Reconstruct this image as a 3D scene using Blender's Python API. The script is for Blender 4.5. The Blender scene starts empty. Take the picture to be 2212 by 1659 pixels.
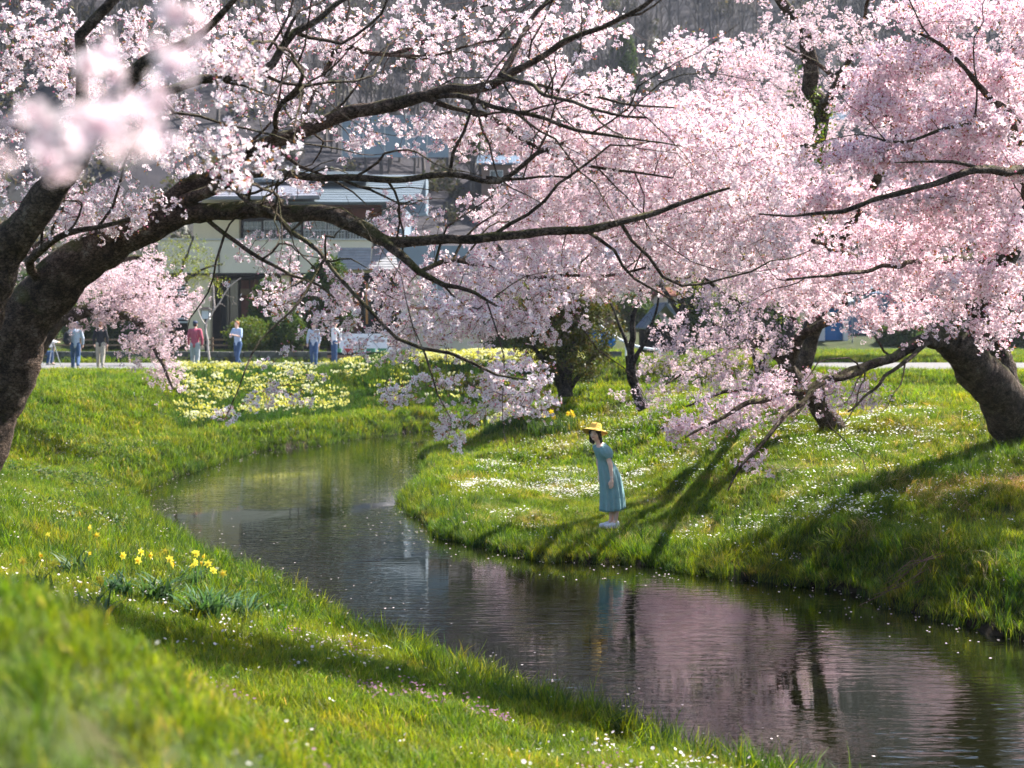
import bpy, bmesh, math, random
import numpy as np
from mathutils import Vector, Matrix, noise as mnoise
R = math.radians
random.seed(7); rng = np.random.default_rng(7)
S = bpy.context.scene
COL = S.collection
# ------------------------------------------------------------------ camera
CAMZ = 3.26                 # metres above the water (water is z = 0)
FP = 3072.0                 # focal length in units of a 2212 wide picture (50 mm on 36 mm)
cam = bpy.data.cameras.new('camera'); camo = bpy.data.objects.new('camera', cam); COL.objects.link(camo)
cam.lens = 50; cam.sensor_width = 36; cam.shift_y = -60/1024
cam.clip_start = 0.1; cam.clip_end = 3000
cam.dof.use_dof = True; cam.dof.focus_distance = 15.0; cam.dof.aperture_fstop = 2.4; cam.dof.aperture_blades = 9
camo.location = (0, 0, CAMZ); camo.rotation_euler = (R(90), 0, 0)
S.camera = camo
# ------------------------------------------------------------------ sky and sun
SUN_AZ, SUN_EL = 55.0, 50.0          # degrees to the right of the view direction, above the horizon
w = bpy.data.worlds.new('World'); S.world = w; w.use_nodes = True
nt = w.node_tree; bg = nt.nodes['Background']
sky = nt.nodes.new('ShaderNodeTexSky'); sky.sky_type = 'NISHITA'; sky.sun_disc = False
sky.sun_elevation = R(SUN_EL); sky.sun_rotation = R(SUN_AZ)
sky.air_density = 1.0; sky.dust_density = 1.0; sky.ozone_density = 1.5
nt.links.new(sky.outputs[0], bg.inputs[0]); bg.inputs[1].default_value = 0.075
sl = bpy.data.lights.new('sun', 'SUN'); sl.energy = 5.0; sl.angle = R(0.5); sl.color = (1.0, 0.955, 0.88)
so = bpy.data.objects.new('sun', sl); COL.objects.link(so)
sdir = Vector((math.sin(R(SUN_AZ))*math.cos(R(SUN_EL)), math.cos(R(SUN_AZ))*math.cos(R(SUN_EL)), math.sin(R(SUN_EL))))
so.rotation_euler = sdir.to_track_quat('Z', 'Y').to_euler(); so.location = (20, 10, 30)
S.view_settings.view_transform = 'Standard'; S.view_settings.look = 'None'
S.view_settings.gamma = 1; S.view_settings.use_curve_mapping = False
S.view_settings.exposure = 1.90
S.render.engine = 'CYCLES'
cy = S.cycles
cy.use_denoising = True; cy.max_bounces = 6; cy.diffuse_bounces = 3; cy.glossy_bounces = 3
cy.transmission_bounces = 4; cy.transparent_max_bounces = 4; cy.caustics_reflective = False; cy.caustics_refractive = False
cy.use_adaptive_sampling = True; cy.adaptive_threshold = 0.02; cy.sample_clamp_indirect = 6
# ------------------------------------------------------------------ helpers
def D(xd, yd, Y):
    'a point of the 2212 x 1659 picture at distance Y'
    return np.array(((xd-1106)*Y/FP, Y, CAMZ-(yd-700)*Y/FP))
def tag(o, label=None, cat=None, group=None, kind=None):
    if label: o['label'] = label
    if cat: o['category'] = cat
    if group: o['group'] = group
    if kind: o['kind'] = kind
    return o
def link(name, me, mat=None, parent=None, loc=None):
    o = bpy.data.objects.new(name, me); COL.objects.link(o)
    if mat is not None:
        for m in (mat if isinstance(mat, (list, tuple)) else [mat]): me.materials.append(m)
    if parent is not None: o.parent = parent
    if loc is not None: o.location = loc
    return o
def empty(name, loc, rz=0.0):
    o = bpy.data.objects.new(name, None); COL.objects.link(o); o.empty_display_size = .1
    o.location = loc; o.rotation_euler = (0, 0, rz); return o
def npmesh(name, V, F, smooth=False, col=None, mi=None):
    'V (n,3); F list of (m,k) index arrays (all tris / all quads)'
    me = bpy.data.meshes.new(name)
    V = np.asarray(V, dtype=np.float32); Fs = [np.asarray(f, dtype=np.int32) for f in (F if isinstance(F, list) and not isinstance(F[0], tuple) else [F]) if len(f)]
    me.vertices.add(len(V)); me.vertices.foreach_set('co', V.ravel())
    nl = sum(f.size for f in Fs); nf = sum(len(f) for f in Fs)
    me.loops.add(nl); me.loops.foreach_set('vertex_index', np.concatenate([f.ravel() for f in Fs]))
    me.polygons.add(nf)
    tot = np.concatenate([np.full(len(f), f.shape[1], dtype=np.int32) for f in Fs])
    st = np.concatenate([[0], np.cumsum(tot)[:-1]]).astype(np.int32)
    me.polygons.foreach_set('loop_start', st)
    try: me.polygons.foreach_set('loop_total', tot)
    except Exception: pass
    if smooth: me.polygons.foreach_set('use_smooth', np.ones(nf, dtype=bool))
    if mi is not None: me.polygons.foreach_set('material_index', np.asarray(mi, dtype=np.int32))
    me.update(calc_edges=True)
    if col is not None:
        a = me.color_attributes.new('Col', 'FLOAT_COLOR', 'POINT')
        c = np.ones((len(V), 4), dtype=np.float32); c[:, :3] = col; a.data.foreach_set('color', c.ravel())
    return me
class MB:
    'collects boxes, prisms and bars into one mesh'
    def __init__(s): s.V = []; s.F = []
    def add(s, v, f):
        n = len(s.V); s.V += [tuple(p) for p in v]; s.F += [tuple(i+n for i in q) for q in f]; return s
    def box(s, x0, x1, y0, y1, z0, z1):
        v = [(x0,y0,z0),(x1,y0,z0),(x1,y1,z0),(x0,y1,z0),(x0,y0,z1),(x1,y0,z1),(x1,y1,z1),(x0,y1,z1)]
        return s.add(v, [(0,3,2,1),(4,5,6,7),(0,1,5,4),(1,2,6,5),(2,3,7,6),(3,0,4,7)])
    def hexa(s, v):
        return s.add(v, [(0,3,2,1),(4,5,6,7),(0,1,5,4),(1,2,6,5),(2,3,7,6),(3,0,4,7)])
    def slab(s, a, b, c, d, t):
        'a sheet through four corners with thickness t below it'
        a, b, c, d = map(Vector, (a, b, c, d)); n = (b-a).cross(d-a).normalized()
        if n.z < 0: n = -n
        lo = [p-n*t for p in (a, b, c, d)]
        return s.hexa([*lo, a, b, c, d])
    def bar(s, p, q, r, n=6, r2=None):
        p, q = Vector(p), Vector(q); d = (q-p).normalized()
        u = d.orthogonal().normalized(); w_ = d.cross(u); r2 = r if r2 is None else r2
        v = []
        for c, rr in ((p, r), (q, r2)):
            for k in range(n):
                a = 2*math.pi*k/n; v.append(c+(u*math.cos(a)+w_*math.sin(a))*rr)
        f = [(k, (k+1) % n, n+(k+1) % n, n+k) for k in range(n)] + [tuple(range(n))[::-1], tuple(range(n, 2*n))]
        return s.add(v, f)
    def build(s, name, mat, parent=None, bevel=0, loc=None, smooth=False):
        me = bpy.data.meshes.new(name); me.from_pydata(s.V, [], s.F)
        if bevel:
            bm = bmesh.new(); bm.from_mesh(me)
            bmesh.ops.bevel(bm, geom=bm.edges[:], offset=bevel, segments=1, affect='EDGES'); bm.to_mesh(me); bm.free()
        if smooth: me.polygons.foreach_set('use_smooth', [True]*len(me.polygons))
        me.update(); return link(name, me, mat, parent, loc)
def sweep(paths, nside=6):
    'paths: list of (pts (k,3), radii (k,)) -> V, quads (rings of nside)'
    Vs, Fs = [], []; base = 0
    ang = np.arange(nside)*2*math.pi/nside; ca, sa = np.cos(ang), np.sin(ang)
    for P, r in paths:
        P = np.asarray(P, float); k = len(P)
        t = np.gradient(P, axis=0); t /= np.linalg.norm(t, axis=1)[:, None]+1e-9
        ref = np.array((0, 0, 1.)) if abs(t[:, 2]).mean() < .8 else np.array((1., 0, 0))
        u = np.cross(t, ref); u /= np.linalg.norm(u, axis=1)[:, None]+1e-9; w_ = np.cross(u, t)
        ring = P[:, None, :] + (u[:, None, :]*ca[None, :, None] + w_[:, None, :]*sa[None, :, None])*np.asarray(r)[:, None, None]
        Vs.append(ring.reshape(-1, 3))
        i = np.arange(k-1)[:, None]*nside; j = np.arange(nside)[None, :]
        a = base+i+j; b = base+i+(j+1) % nside
        Fs.append(np.stack([a, b, b+nside, a+nside], -1).reshape(-1, 4)); base += k*nside
    return np.concatenate(Vs), np.concatenate(Fs)
def catmull(P, step):
    P = np.asarray(P, float); out = []
    Q = np.vstack([2*P[0]-P[1], P, 2*P[-1]-P[-2]])
    for i in range(1, len(Q)-2):
        L = np.linalg.norm(Q[i+1, :3]-Q[i, :3]); n = max(1, int(L/step))
        t = np.arange(n)[:, None]/n
        a, b, c, d = Q[i-1], Q[i], Q[i+1], Q[i+2]
        out.append(.5*((2*b)+(-a+c)*t+(2*a-5*b+4*c-d)*t**2+(-a+3*b-3*c+d)*t**3))
    out.append(P[-1:]); return np.vstack(out)
# ------------------------------------------------------------------ materials
def mat(name):
    m = bpy.data.materials.new(name); m.use_nodes = True
    n = m.node_tree.nodes; return m, n, m.node_tree.links, n['Principled BSDF']
def nd(n, t, **k):
    x = n.new(t)
    for a, b in k.items():
        if a.startswith('i_'):
            key = a[2:]; x.inputs[int(key) if key.isdigit() else key.replace('_', ' ')].default_value = b
        else: setattr(x, a, b)
    return x
def ramp(n, stops):
    r = n.new('ShaderNodeValToRGB'); e = r.color_ramp.elements
    while len(e) < len(stops): e.new(.5)
    for q, (p, c) in zip(e, stops): q.position = p; q.color = (*c, 1) if len(c) == 3 else c
    return r
def plain(name, c, rough=.7, var=.25, scale=6.0, bump=.15, metal=0, spec=.3, coords='Object', bscale=None):
    'a colour broken up by two scales of noise, with fine relief'
    m, n, L, b = mat(name)
    tc = nd(n, 'ShaderNodeTexCoord'); nz = nd(n, 'ShaderNodeTexNoise', i_Scale=scale, i_Detail=6.0, i_Roughness=.65)
    L.new(tc.outputs[coords], nz.inputs['Vector'])
    rp = ramp(n, [(.3, tuple(x*(1-var) for x in c)), (.7, tuple(min(1, x*(1+var)) for x in c))])
    L.new(nz.outputs[0], rp.inputs[0]); L.new(rp.outputs[0], b.inputs['Base Color'])
    b.inputs['Roughness'].default_value = rough; b.inputs['Metallic'].default_value = metal
    b.inputs['Specular IOR Level'].default_value = spec
    if bump:
        n2 = nd(n, 'ShaderNodeTexNoise', i_Scale=bscale or scale*5, i_Detail=4.0); L.new(tc.outputs[coords], n2.inputs['Vector'])
        bp = nd(n, 'ShaderNodeBump', i_Strength=bump, i_Distance=.02); L.new(n2.outputs[0], bp.inputs['Height']); L.new(bp.outputs[0], b.inputs['Normal'])
    return m
def leafy(name, tint=(1, 1, 1), trans=.45, rough=.55, spec=.25, hue=.06, val=.35, world=None, tcol=(1, 1, 1)):
    'thin leaf, blade or petal: colour from the Col attribute, light passes through'
    m, n, L, b = mat(name)
    at = nd(n, 'ShaderNodeVertexColor', layer_name='Col'); oi = nd(n, 'ShaderNodeObjectInfo')
    mx = nd(n, 'ShaderNodeMix', data_type='RGBA', blend_type='MULTIPLY'); mx.inputs[0].default_value = 1
    L.new(at.outputs[0], mx.inputs[6]); mx.inputs[7].default_value = (*tint, 1)
    hs = nd(n, 'ShaderNodeHueSaturation')
    mh = nd(n, 'ShaderNodeMapRange', i_3=.5-hue/2, i_4=.5+hue/2); mv = nd(n, 'ShaderNodeMapRange', i_3=1-val, i_4=1+val*.6)
    L.new(oi.outputs['Random'], mh.inputs[0])
    mr = nd(n, 'ShaderNodeMath', operation='FRACT'); mm = nd(n, 'ShaderNodeMath', operation='MULTIPLY', i_1=7.31)
    L.new(oi.outputs['Random'], mm.inputs[0]); L.new(mm.outputs[0], mr.inputs[0]); L.new(mr.outputs[0], mv.inputs[0])
    L.new(mh.outputs[0], hs.inputs['Hue']); L.new(mv.outputs[0], hs.inputs['Value']); L.new(mx.outputs[2], hs.inputs['Color'])
    col = hs.outputs[0]
    if world:
        g = nd(n, 'ShaderNodeNewGeometry'); nz = nd(n, 'ShaderNodeTexNoise', i_Scale=world[0], i_Detail=5.0, i_Roughness=.6)
        L.new(g.outputs['Position'], nz.inputs['Vector'])
        rp = ramp(n, world[1]); L.new(nz.outputs[0], rp.inputs[0])
        m2 = nd(n, 'ShaderNodeMix', data_type='RGBA', blend_type='MULTIPLY'); m2.inputs[0].default_value = 1
        L.new(col, m2.inputs[6]); L.new(rp.outputs[0], m2.inputs[7]); col = m2.outputs[2]
    L.new(col, b.inputs['Base Color']); b.inputs['Roughness'].default_value = rough; b.inputs['Specular IOR Level'].default_value = spec
    tr = nd(n, 'ShaderNodeBsdfTranslucent'); ms = nd(n, 'ShaderNodeMixShader', i_0=trans)
    m3 = nd(n, 'ShaderNodeMix', data_type='RGBA', blend_type='MULTIPLY'); m3.inputs[0].default_value = 1
    L.new(col, m3.inputs[6]); m3.inputs[7].default_value = (*tcol, 1)
    L.new(m3.outputs[2], tr.inputs[0]); out = n['Material Output']
    L.new(b.outputs[0], ms.inputs[1]); L.new(tr.outputs[0], ms.inputs[2]); L.new(ms.outputs[0], out.inputs[0])
    return m
def bark(name, c=(.075, .052, .042), moss=.5, light=(.30, .26, .22)):
    m, n, L, b = mat(name)
    tc = nd(n, 'ShaderNodeTexCoord'); g = nd(n, 'ShaderNodeNewGeometry')
    n1 = nd(n, 'ShaderNodeTexNoise', i_Scale=9.0, i_Detail=8.0, i_Roughness=.7); L.new(tc.outputs['Object'], n1.inputs['Vector'])
    r1 = ramp(n, [(.32, tuple(x*.3 for x in c)), (.47, c), (.58, tuple(x*2.0 for x in c)), (.70, light)]); L.new(n1.outputs[0], r1.inputs[0])
    n2 = nd(n, 'ShaderNodeTexNoise', i_Scale=3.5, i_Detail=6.0); L.new(tc.outputs['Object'], n2.inputs['Vector'])
    sp = nd(n, 'ShaderNodeSeparateXYZ'); L.new(g.outputs['Normal'], sp.inputs[0])
    ad = nd(n, 'ShaderNodeMath', operation='MULTIPLY_ADD', i_1=.25); L.new(sp.outputs[2], ad.inputs[0]); L.new(n2.outputs[0], ad.inputs[2])
    r2 = ramp(n, [(.60, (0, 0, 0)), (.74, (moss, moss, moss))]); L.new(ad.outputs[0], r2.inputs[0])
    mx = nd(n, 'ShaderNodeMix', data_type='RGBA'); L.new(r2.outputs[0], mx.inputs[0]); mx.inputs[7].default_value = (.10, .11, .022, 1)
    ck = ramp(n, [(.02, (.25, .25, .25)), (.16, (1, 1, 1))]); mc = nd(n, 'ShaderNodeMix', data_type='RGBA', blend_type='MULTIPLY'); mc.inputs[0].default_value = 1
    L.new(r1.outputs[0], mc.inputs[6]); L.new(ck.outputs[0], mc.inputs[7]); L.new(mc.outputs[2], mx.inputs[6])
    L.new(mx.outputs[2], b.inputs['Base Color']); b.inputs['Roughness'].default_value = .9; b.inputs['Specular IOR Level'].default_value = .15
    vo = nd(n, 'ShaderNodeTexVoronoi', i_Scale=22.0, feature='DISTANCE_TO_EDGE'); mp = nd(n, 'ShaderNodeMapping', i_Scale=(1, 1, 2.6))
    dn = nd(n, 'ShaderNodeMix', data_type='RGBA'); dn.inputs[0].default_value = .12
    L.new(tc.outputs['Object'], dn.inputs[6]); L.new(n1.outputs[1], dn.inputs[7]); L.new(dn.outputs[2], mp.inputs[0]); L.new(mp.outputs[0], vo.inputs['Vector'])
    L.new(vo.outputs[0], ck.inputs[0])
    am = nd(n, 'ShaderNodeMath', operation='ADD'); L.new(vo.outputs[0], am.inputs[0]); L.new(n1.outputs[0], am.inputs[1])
    bp = nd(n, 'ShaderNodeBump', i_Strength=1.0, i_Distance=.05); L.new(am.outputs[0], bp.inputs['Height']); L.new(bp.outputs[0], b.inputs['Normal'])
    return m
M = {}
M['bark'] = bark('cherry_bark', (.115, .080, .062), .5, (.36, .31, .26)); M['bark_far'] = bark('dark_bark', (.055, .042, .036), .25, (.14, .12, .10))
M['pale_bark'] = plain('pale_bark', (.42, .36, .33), .8, .3, 20)
M['twig'] = plain('twig_bark', (.075, .045, .04), .85, .4, 30, 0)
M['petal'] = leafy('blossom_petals', (1, 1, 1), .38, .6, .15, .015, .14, tcol=(1, .965, .97))
M['petal_pink'] = leafy('pink_blossom_petals', (1, .95, .962), .38, .6, .15, .02, .16, tcol=(1, .95, .96))
M['leaf'] = leafy('leaves', (1, 1, 1), .45, .5, .3, .05, .35, tcol=(1.0, 1.0, .5))
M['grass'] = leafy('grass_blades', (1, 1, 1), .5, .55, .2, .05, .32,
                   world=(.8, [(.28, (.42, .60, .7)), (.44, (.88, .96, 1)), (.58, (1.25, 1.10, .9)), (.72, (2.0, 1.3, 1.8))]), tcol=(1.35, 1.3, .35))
M['flower'] = leafy('flower_petals', (1, 1, 1), .4, .6, .2, .02, .15)
# ------------------------------------------------------------------ ground, river
def wl(xd, yd):
    Y = CAMZ*FP/(yd-700); return ((xd-1106)*Y/FP, Y)
LB = [(11, 1.5), (6.5, 5.0), (3.6, 7.9)] + [wl(*p) for p in [(1490,1665),(1300,1590),(1110,1525),(920,1455),(790,1400),(655,1318),(515,1250),(405,1200),
      (320,1130),(300,1098),(262,1078),(325,1045),(400,1020),(500,988),(560,975),(640,965),(750,950),(850,938)]] + [(-3.6, 42.8), (-1.5, 43.9), (3, 44.2), (9, 43.8), (15, 43)]
RB = [(15, 41.8), (9, 41.6), (3, 41.6), (-.2, 41.2), (-1.7, 39.6)] + [wl(*p) for p in [(925,978),(935,1010),(925,1045),(893,1078),(905,1112),(950,1160),(1050,1185),(1200,1205),(1330,1217),
      (1500,1235),(1650,1255),(1790,1275),(1900,1295),(2000,1325),(2212,1375)]] + [(7.3, 13.0), (10, 10), (15, 6)]
def dense(P, step=.35):
    out = []
    for a, b in zip(P[:-1], P[1:]):
        a, b = np.array(a), np.array(b); n = max(1, int(np.linalg.norm(b-a)/step))
        for k in range(n): out.append(a+(b-a)*k/n)
    out.append(np.array(P[-1])); out = np.array(out)
    k = np.arange(len(out)); q = rng.normal(0, 1, (len(out), 2))
    q = (q+np.roll(q, 1, 0)+np.roll(q, -1, 0))/3
    out += q*.15
    return out
LBd, RBd = dense(LB), dense(RB)
RIV = np.vstack([LBd, RBd])
def inside(x, y):
    c = np.zeros(x.shape, bool); P = RIV; n = len(P); j = n-1
    for i in range(n):
        xi, yi = P[i]; xj, yj = P[j]
        cond = ((yi > y) != (yj > y)); xx = (xj-xi)*(y-yi)/((yj-yi) if yj != yi else 1e-9)+xi
        c ^= cond & (x < xx); j = i
    return c
def segd(x, y, P):
    best = np.full(x.shape, 1e9)
    for a, b in zip(P[:-1], P[1:]):
        d = b-a; L2 = d@d+1e-12
        t = np.clip(((x-a[0])*d[0]+(y-a[1])*d[1])/L2, 0, 1)
        best = np.minimum(best, (x-a[0]-t*d[0])**2+(y-a[1]-t*d[1])**2)
    return np.sqrt(best)
def vnoise(x, y, f, seed=0):
    'smooth value noise on a lattice'
    x = np.asarray(x)*f+seed*17.3; y = np.asarray(y)*f+seed*9.1
    xi = np.floor(x).astype(np.int64); yi = np.floor(y).astype(np.int64); fx = x-xi; fy = y-yi
    fx = fx*fx*(3-2*fx); fy = fy*fy*(3-2*fy)
    def h(a, b):
        v = (a*374761393+b*668265263+seed*1442695041) & 0xffffffff; v = ((v ^ (v >> 13))*1274126177) & 0xffffffff
        return ((v ^ (v >> 16)) & 0xffff)/65535.0
    return (h(xi, yi)*(1-fx)+h(xi+1, yi)*fx)*(1-fy)+(h(xi, yi+1)*(1-fx)+h(xi+1, yi+1)*fx)*fy
def sstep(a, b, v):
    t = np.clip((v-a)/(b-a), 0, 1); return t*t*(3-2*t)
PATH_Y0, PATH_Y1 = 48.6, 60.0
def ground(x, y):
    x = np.asarray(x, float); y = np.asarray(y, float)
    dl, dr = segd(x, y, LBd), segd(x, y, RBd); ins = inside(x, y)
    d = np.minimum(dl, dr); right = dr < dl
    # left bank: a lip, then a slope; high by the camera, lower at the path
    top_l = 2.35-.8*sstep(16, 30, y)
    zl = .07+.06*np.minimum(d/.25, 1)+top_l*(1-np.exp(-(d*.30/top_l)*(1+.35*d/8)))
    zl = np.minimum(zl, top_l+.02*d)
    steep = sstep(22, 26, y)                                      # the far left bank is a steep lip
    zl = zl*(1-steep)+steep*(.10+.38*sstep(0, .6, d)+(top_l-.48+.1*sstep(-6, -12, x))*sstep(.4, 9.0-3.5*sstep(-6, -10, x), d))
    zl = np.minimum(zl, top_l+.0*d)
    zl = zl+.86*sstep(3.5, 7.0, d)*(1-sstep(6, 11, y))*sstep(-.1, 1.2, -x)*(1-sstep(5, 9, -x))
    # right bank: shelf where the woman stands, steeper to the right
    k = sstep(2.4, 4.6, x); far = sstep(30, 38, y)
    shelf = .08+.05*np.minimum(d/.3, 1)+1.5*sstep(2.3, 9.0, d)
    near = .10+.55*sstep(0, .8, d)+1.0*sstep(.4, 8.5, d)
    zr = shelf*(1-k)+near*k
    zr = zr*(1-far)+far*(.1+1.45*sstep(.0, 4.5, d))
    z = np.where(right, zr, zl)
    flat = sstep(42.5, 47.5, y)*sstep(1.0, 3.0, d); z = z*(1-flat)+1.6*flat; z = z+.42*sstep(44.5, 47.4, y)*(1-sstep(47.6, 48.8, y))*sstep(-6.5, -4, x)*(1-sstep(7, 12, x))
    z = z+(vnoise(x, y, .35, 1)-.5)*.22*sstep(.5, 3, d)*(1-flat)*np.where(y > 12, 1, .5)+(vnoise(x, y, 1.3, 2)-.5)*(.11+.12*right)*sstep(.2, 1.2, d)*(1-flat)+(vnoise(x, y, 3.1, 6)-.5)*.07*sstep(.2, 1.2, d)*(1-flat)
    bed = -.12-.5*sstep(0, 2.0, d)
    # the mountain behind
    yy = y-70
    hill = 1.6+np.where(y > 84, (y-84)*.10, 0)
    ridge = sstep(120, 330, y+vnoise(x, y, .012, 5)*60)*(78+24*vnoise(x, y, .011, 3)+10*vnoise(x, y, .05, 4)+.10*np.clip(x, -150, 150))
    z = np.where(y > 84, hill*(1-sstep(120, 330, y))+ridge+1.6*sstep(120, 330, y), z)
    return np.where(ins, bed, z)
def axis(segs):
    out = []
    for a, b, s in segs: out += list(np.arange(a, b, s))
    return np.array(out)
gx = axis([(-420,-60,12),(-60,-20,2.0),(-20,-11,.6),(-11,13,.22),(13,26,.6),(26,60,2.0),(60,430,12)])
gy = axis([(-14,2,1.0),(2,50,.24),(50,90,1.0),(90,460,6)])
GX, GY = np.meshgrid(gx, gy)
GZ = ground(GX.ravel(), GY.ravel())
nx, ny = len(gx), len(gy)
ii = (np.arange(ny-1)[:, None]*nx+np.arange(nx-1)[None, :]).ravel()
F = np.stack([ii, ii+1, ii+nx+1, ii+nx], 1)
m, n, L, b = mat('soil_and_turf')
g = nd(n, 'ShaderNodeNewGeometry'); sp = nd(n, 'ShaderNodeSeparateXYZ'); L.new(g.outputs['Position'], sp.inputs[0])
n1 = nd(n, 'ShaderNodeTexNoise', i_Scale=1.6, i_Detail=8.0, i_Roughness=.7); L.new(g.outputs['Position'], n1.inputs['Vector'])
r1 = ramp(n, [(.3, (.022, .034, .010)), (.5, (.040, .055, .014)), (.62, (.06, .055, .024)), (.75, (.10, .08, .045))]); L.new(n1.outputs[0], r1.inputs[0])
n2 = nd(n, 'ShaderNodeTexNoise', i_Scale=.11, i_Detail=9.0, i_Roughness=.75); L.new(g.outputs['Position'], n2.inputs['Vector'])
r2 = ramp(n, [(.3, (.022, .022, .028)), (.5, (.040, .036, .042)), (.68, (.062, .054, .055)), (.8, (.06, .065, .035))]); L.new(n2.outputs[0], r2.inputs[0])
mr = nd(n, 'ShaderNodeMapRange', i_1=84.0, i_2=110.0); L.new(sp.outputs[1], mr.inputs[0])
mx = nd(n, 'ShaderNodeMix', data_type='RGBA'); L.new(mr.outputs[0], mx.inputs[0]); L.new(r1.outputs[0], mx.inputs[6]); L.new(r2.outputs[0], mx.inputs[7])
mz = nd(n, 'ShaderNodeMapRange', i_1=.10, i_2=.30); L.new(sp.outputs[2], mz.inputs[0])
my = nd(n, 'ShaderNodeMix', data_type='RGBA'); L.new(mz.outputs[0], my.inputs[0]); my.inputs[6].default_value = (.022, .017, .010, 1); L.new(mx.outputs[2], my.inputs[7])
L.new(my.outputs[2], b.inputs['Base Color']); b.inputs['Roughness'].default_value = .95; b.inputs['Specular IOR Level'].default_value = .1
bp = nd(n, 'ShaderNodeBump', i_Strength=.8, i_Distance=.08); L.new(n1.outputs[0], bp.inputs['Height']); L.new(bp.outputs[0], b.inputs['Normal'])
tag(link('ground', npmesh('ground', np.stack([GX.ravel(), GY.ravel(), GZ], 1), F, True), m), kind='structure')
def gz(x, y): return float(ground(np.array([x]), np.array([y]))[0])
# water
m, n, L, b = mat('river_water')
g = nd(n, 'ShaderNodeNewGeometry')
mp = nd(n, 'ShaderNodeMapping', i_Scale=(.8, 3.6, 1)); L.new(g.outputs['Position'], mp.inputs[0])
n1 = nd(n, 'ShaderNodeTexNoise', i_Scale=2.6, i_Detail=2.0, i_Roughness=.4, i_Distortion=.6); L.new(mp.outputs[0], n1.inputs['Vector'])
n3 = nd(n, 'ShaderNodeTexNoise', i_Scale=9.0, i_Detail=1.0, i_Roughness=.4); L.new(mp.outputs[0], n3.inputs['Vector'])
n2 = nd(n, 'ShaderNodeTexNoise', i_Scale=.30, i_Detail=2.0); L.new(g.outputs['Position'], n2.inputs['Vector'])
r2 = ramp(n, [(.36, (.15,)*3), (.60, (1.6, 1.6, 1.6))]); L.new(n2.outputs[0], r2.inputs[0])
ad = nd(n, 'ShaderNodeMath', operation='MULTIPLY_ADD', i_1=.22); L.new(n3.outputs[0], ad.inputs[0]); L.new(n1.outputs[0], ad.inputs[2])
bp = nd(n, 'ShaderNodeBump', i_Distance=.0065); L.new(ad.outputs[0], bp.inputs['Height'])
st = nd(n, 'ShaderNodeMath', operation='MULTIPLY', i_1=.6); L.new(r2.outputs[0], st.inputs[0]); L.new(st.outputs[0], bp.inputs['Strength'])
L.new(bp.outputs[0], b.inputs['Normal'])
b.inputs['Base Color'].default_value = (.005, .006, .002, 1); b.inputs['Roughness'].default_value = .015
b.inputs['IOR'].default_value = 2.6; b.inputs['Specular IOR Level'].default_value = .5
wx = [-9.5, 17.0]; wyy = [1.0, 49.0]
tag(link('river', npmesh('river', [(wx[0],wyy[0],0),(wx[1],wyy[0],0),(wx[1],wyy[1],0),(wx[0],wyy[1],0)], [(0,1,2,3)]), m), kind='structure')
# path behind both banks
M['path'] = plain('pale_asphalt', (.15, .143, .141), .9, .12, 3, .3, bscale=60)
pv, pf = [], []
xs = np.arange(-45, 60, 1.5)
for x in xs:
    a = 48.9+.8*math.sin(x*.12)+(1.2 if x < -8 else 0); b_ = 60.5+.6*math.sin(x*.09+1)
    pv += [(x, a, 1.612), (x, b_, 1.612)]
for i in range(len(xs)-1): pf.append((2*i, 2*i+2, 2*i+3, 2*i+1))
tag(link('path', npmesh('path', pv, pf), M['path']), kind='structure')
# ------------------------------------------------------------------ scatter: instances of small sources on points, one object
SRC = {}
def scatter(name, P, rot, sc, idx, sources, parent=None):
    P = np.asarray(P, np.float32); me = bpy.data.meshes.new(name); me.vertices.add(len(P)); me.vertices.foreach_set('co', P.ravel())
    a = me.attributes.new('rot', 'FLOAT_VECTOR', 'POINT'); a.data.foreach_set('vector', np.asarray(rot, np.float32).ravel())
    a = me.attributes.new('scl', 'FLOAT', 'POINT'); a.data.foreach_set('value', np.asarray(sc, np.float32))
    a = me.attributes.new('idx', 'INT', 'POINT'); a.data.foreach_set('value', np.asarray(idx, np.int32))
    me.update(); o = link(name, me, None, parent)
    key = tuple(s.name for s in sources)
    if key not in SRC:
        ng = bpy.data.node_groups.new('scatter_'+name, 'GeometryNodeTree')
        ng.interface.new_socket('Geometry', in_out='INPUT', socket_type='NodeSocketGeometry')
        ng.interface.new_socket('Geometry', in_out='OUTPUT', socket_type='NodeSocketGeometry')
        N, K = ng.nodes, ng.links
        gi = N.new('NodeGroupInput'); go = N.new('NodeGroupOutput'); ip = N.new('GeometryNodeInstanceOnPoints')
        jn = N.new('GeometryNodeJoinGeometry')
        for s in reversed(sources):
            oi = N.new('GeometryNodeObjectInfo'); oi.inputs['Object'].default_value = s; oi.inputs['As Instance'].default_value = True
            K.new(oi.outputs['Geometry'], jn.inputs[0])
        def attr(nm, ty):
            q = N.new('GeometryNodeInputNamedAttribute'); q.data_type = ty; q.inputs['Name'].default_value = nm; return q.outputs['Attribute']
        er = N.new('FunctionNodeEulerToRotation'); K.new(attr('rot', 'FLOAT_VECTOR'), er.inputs[0]); K.new(er.outputs[0], ip.inputs['Rotation'])
        K.new(attr('scl', 'FLOAT'), ip.inputs['Scale']); K.new(attr('idx', 'INT'), ip.inputs['Instance Index'])
        ip.inputs['Pick Instance'].default_value = True
        K.new(gi.outputs[0], ip.inputs['Points']); K.new(jn.outputs[0], ip.inputs['Instance']); K.new(ip.outputs[0], go.inputs[0])
        SRC[key] = ng
    md = o.modifiers.new('scatter', 'NODES'); md.node_group = SRC[key]
    o['kind'] = 'stuff'
    return o
def source(name, V, F, col, mt):
    me = npmesh(name, V, F, False, col); me.materials.append(mt)
    return bpy.data.objects.new(name, me)          # never linked to the scene: only its instances show
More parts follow.
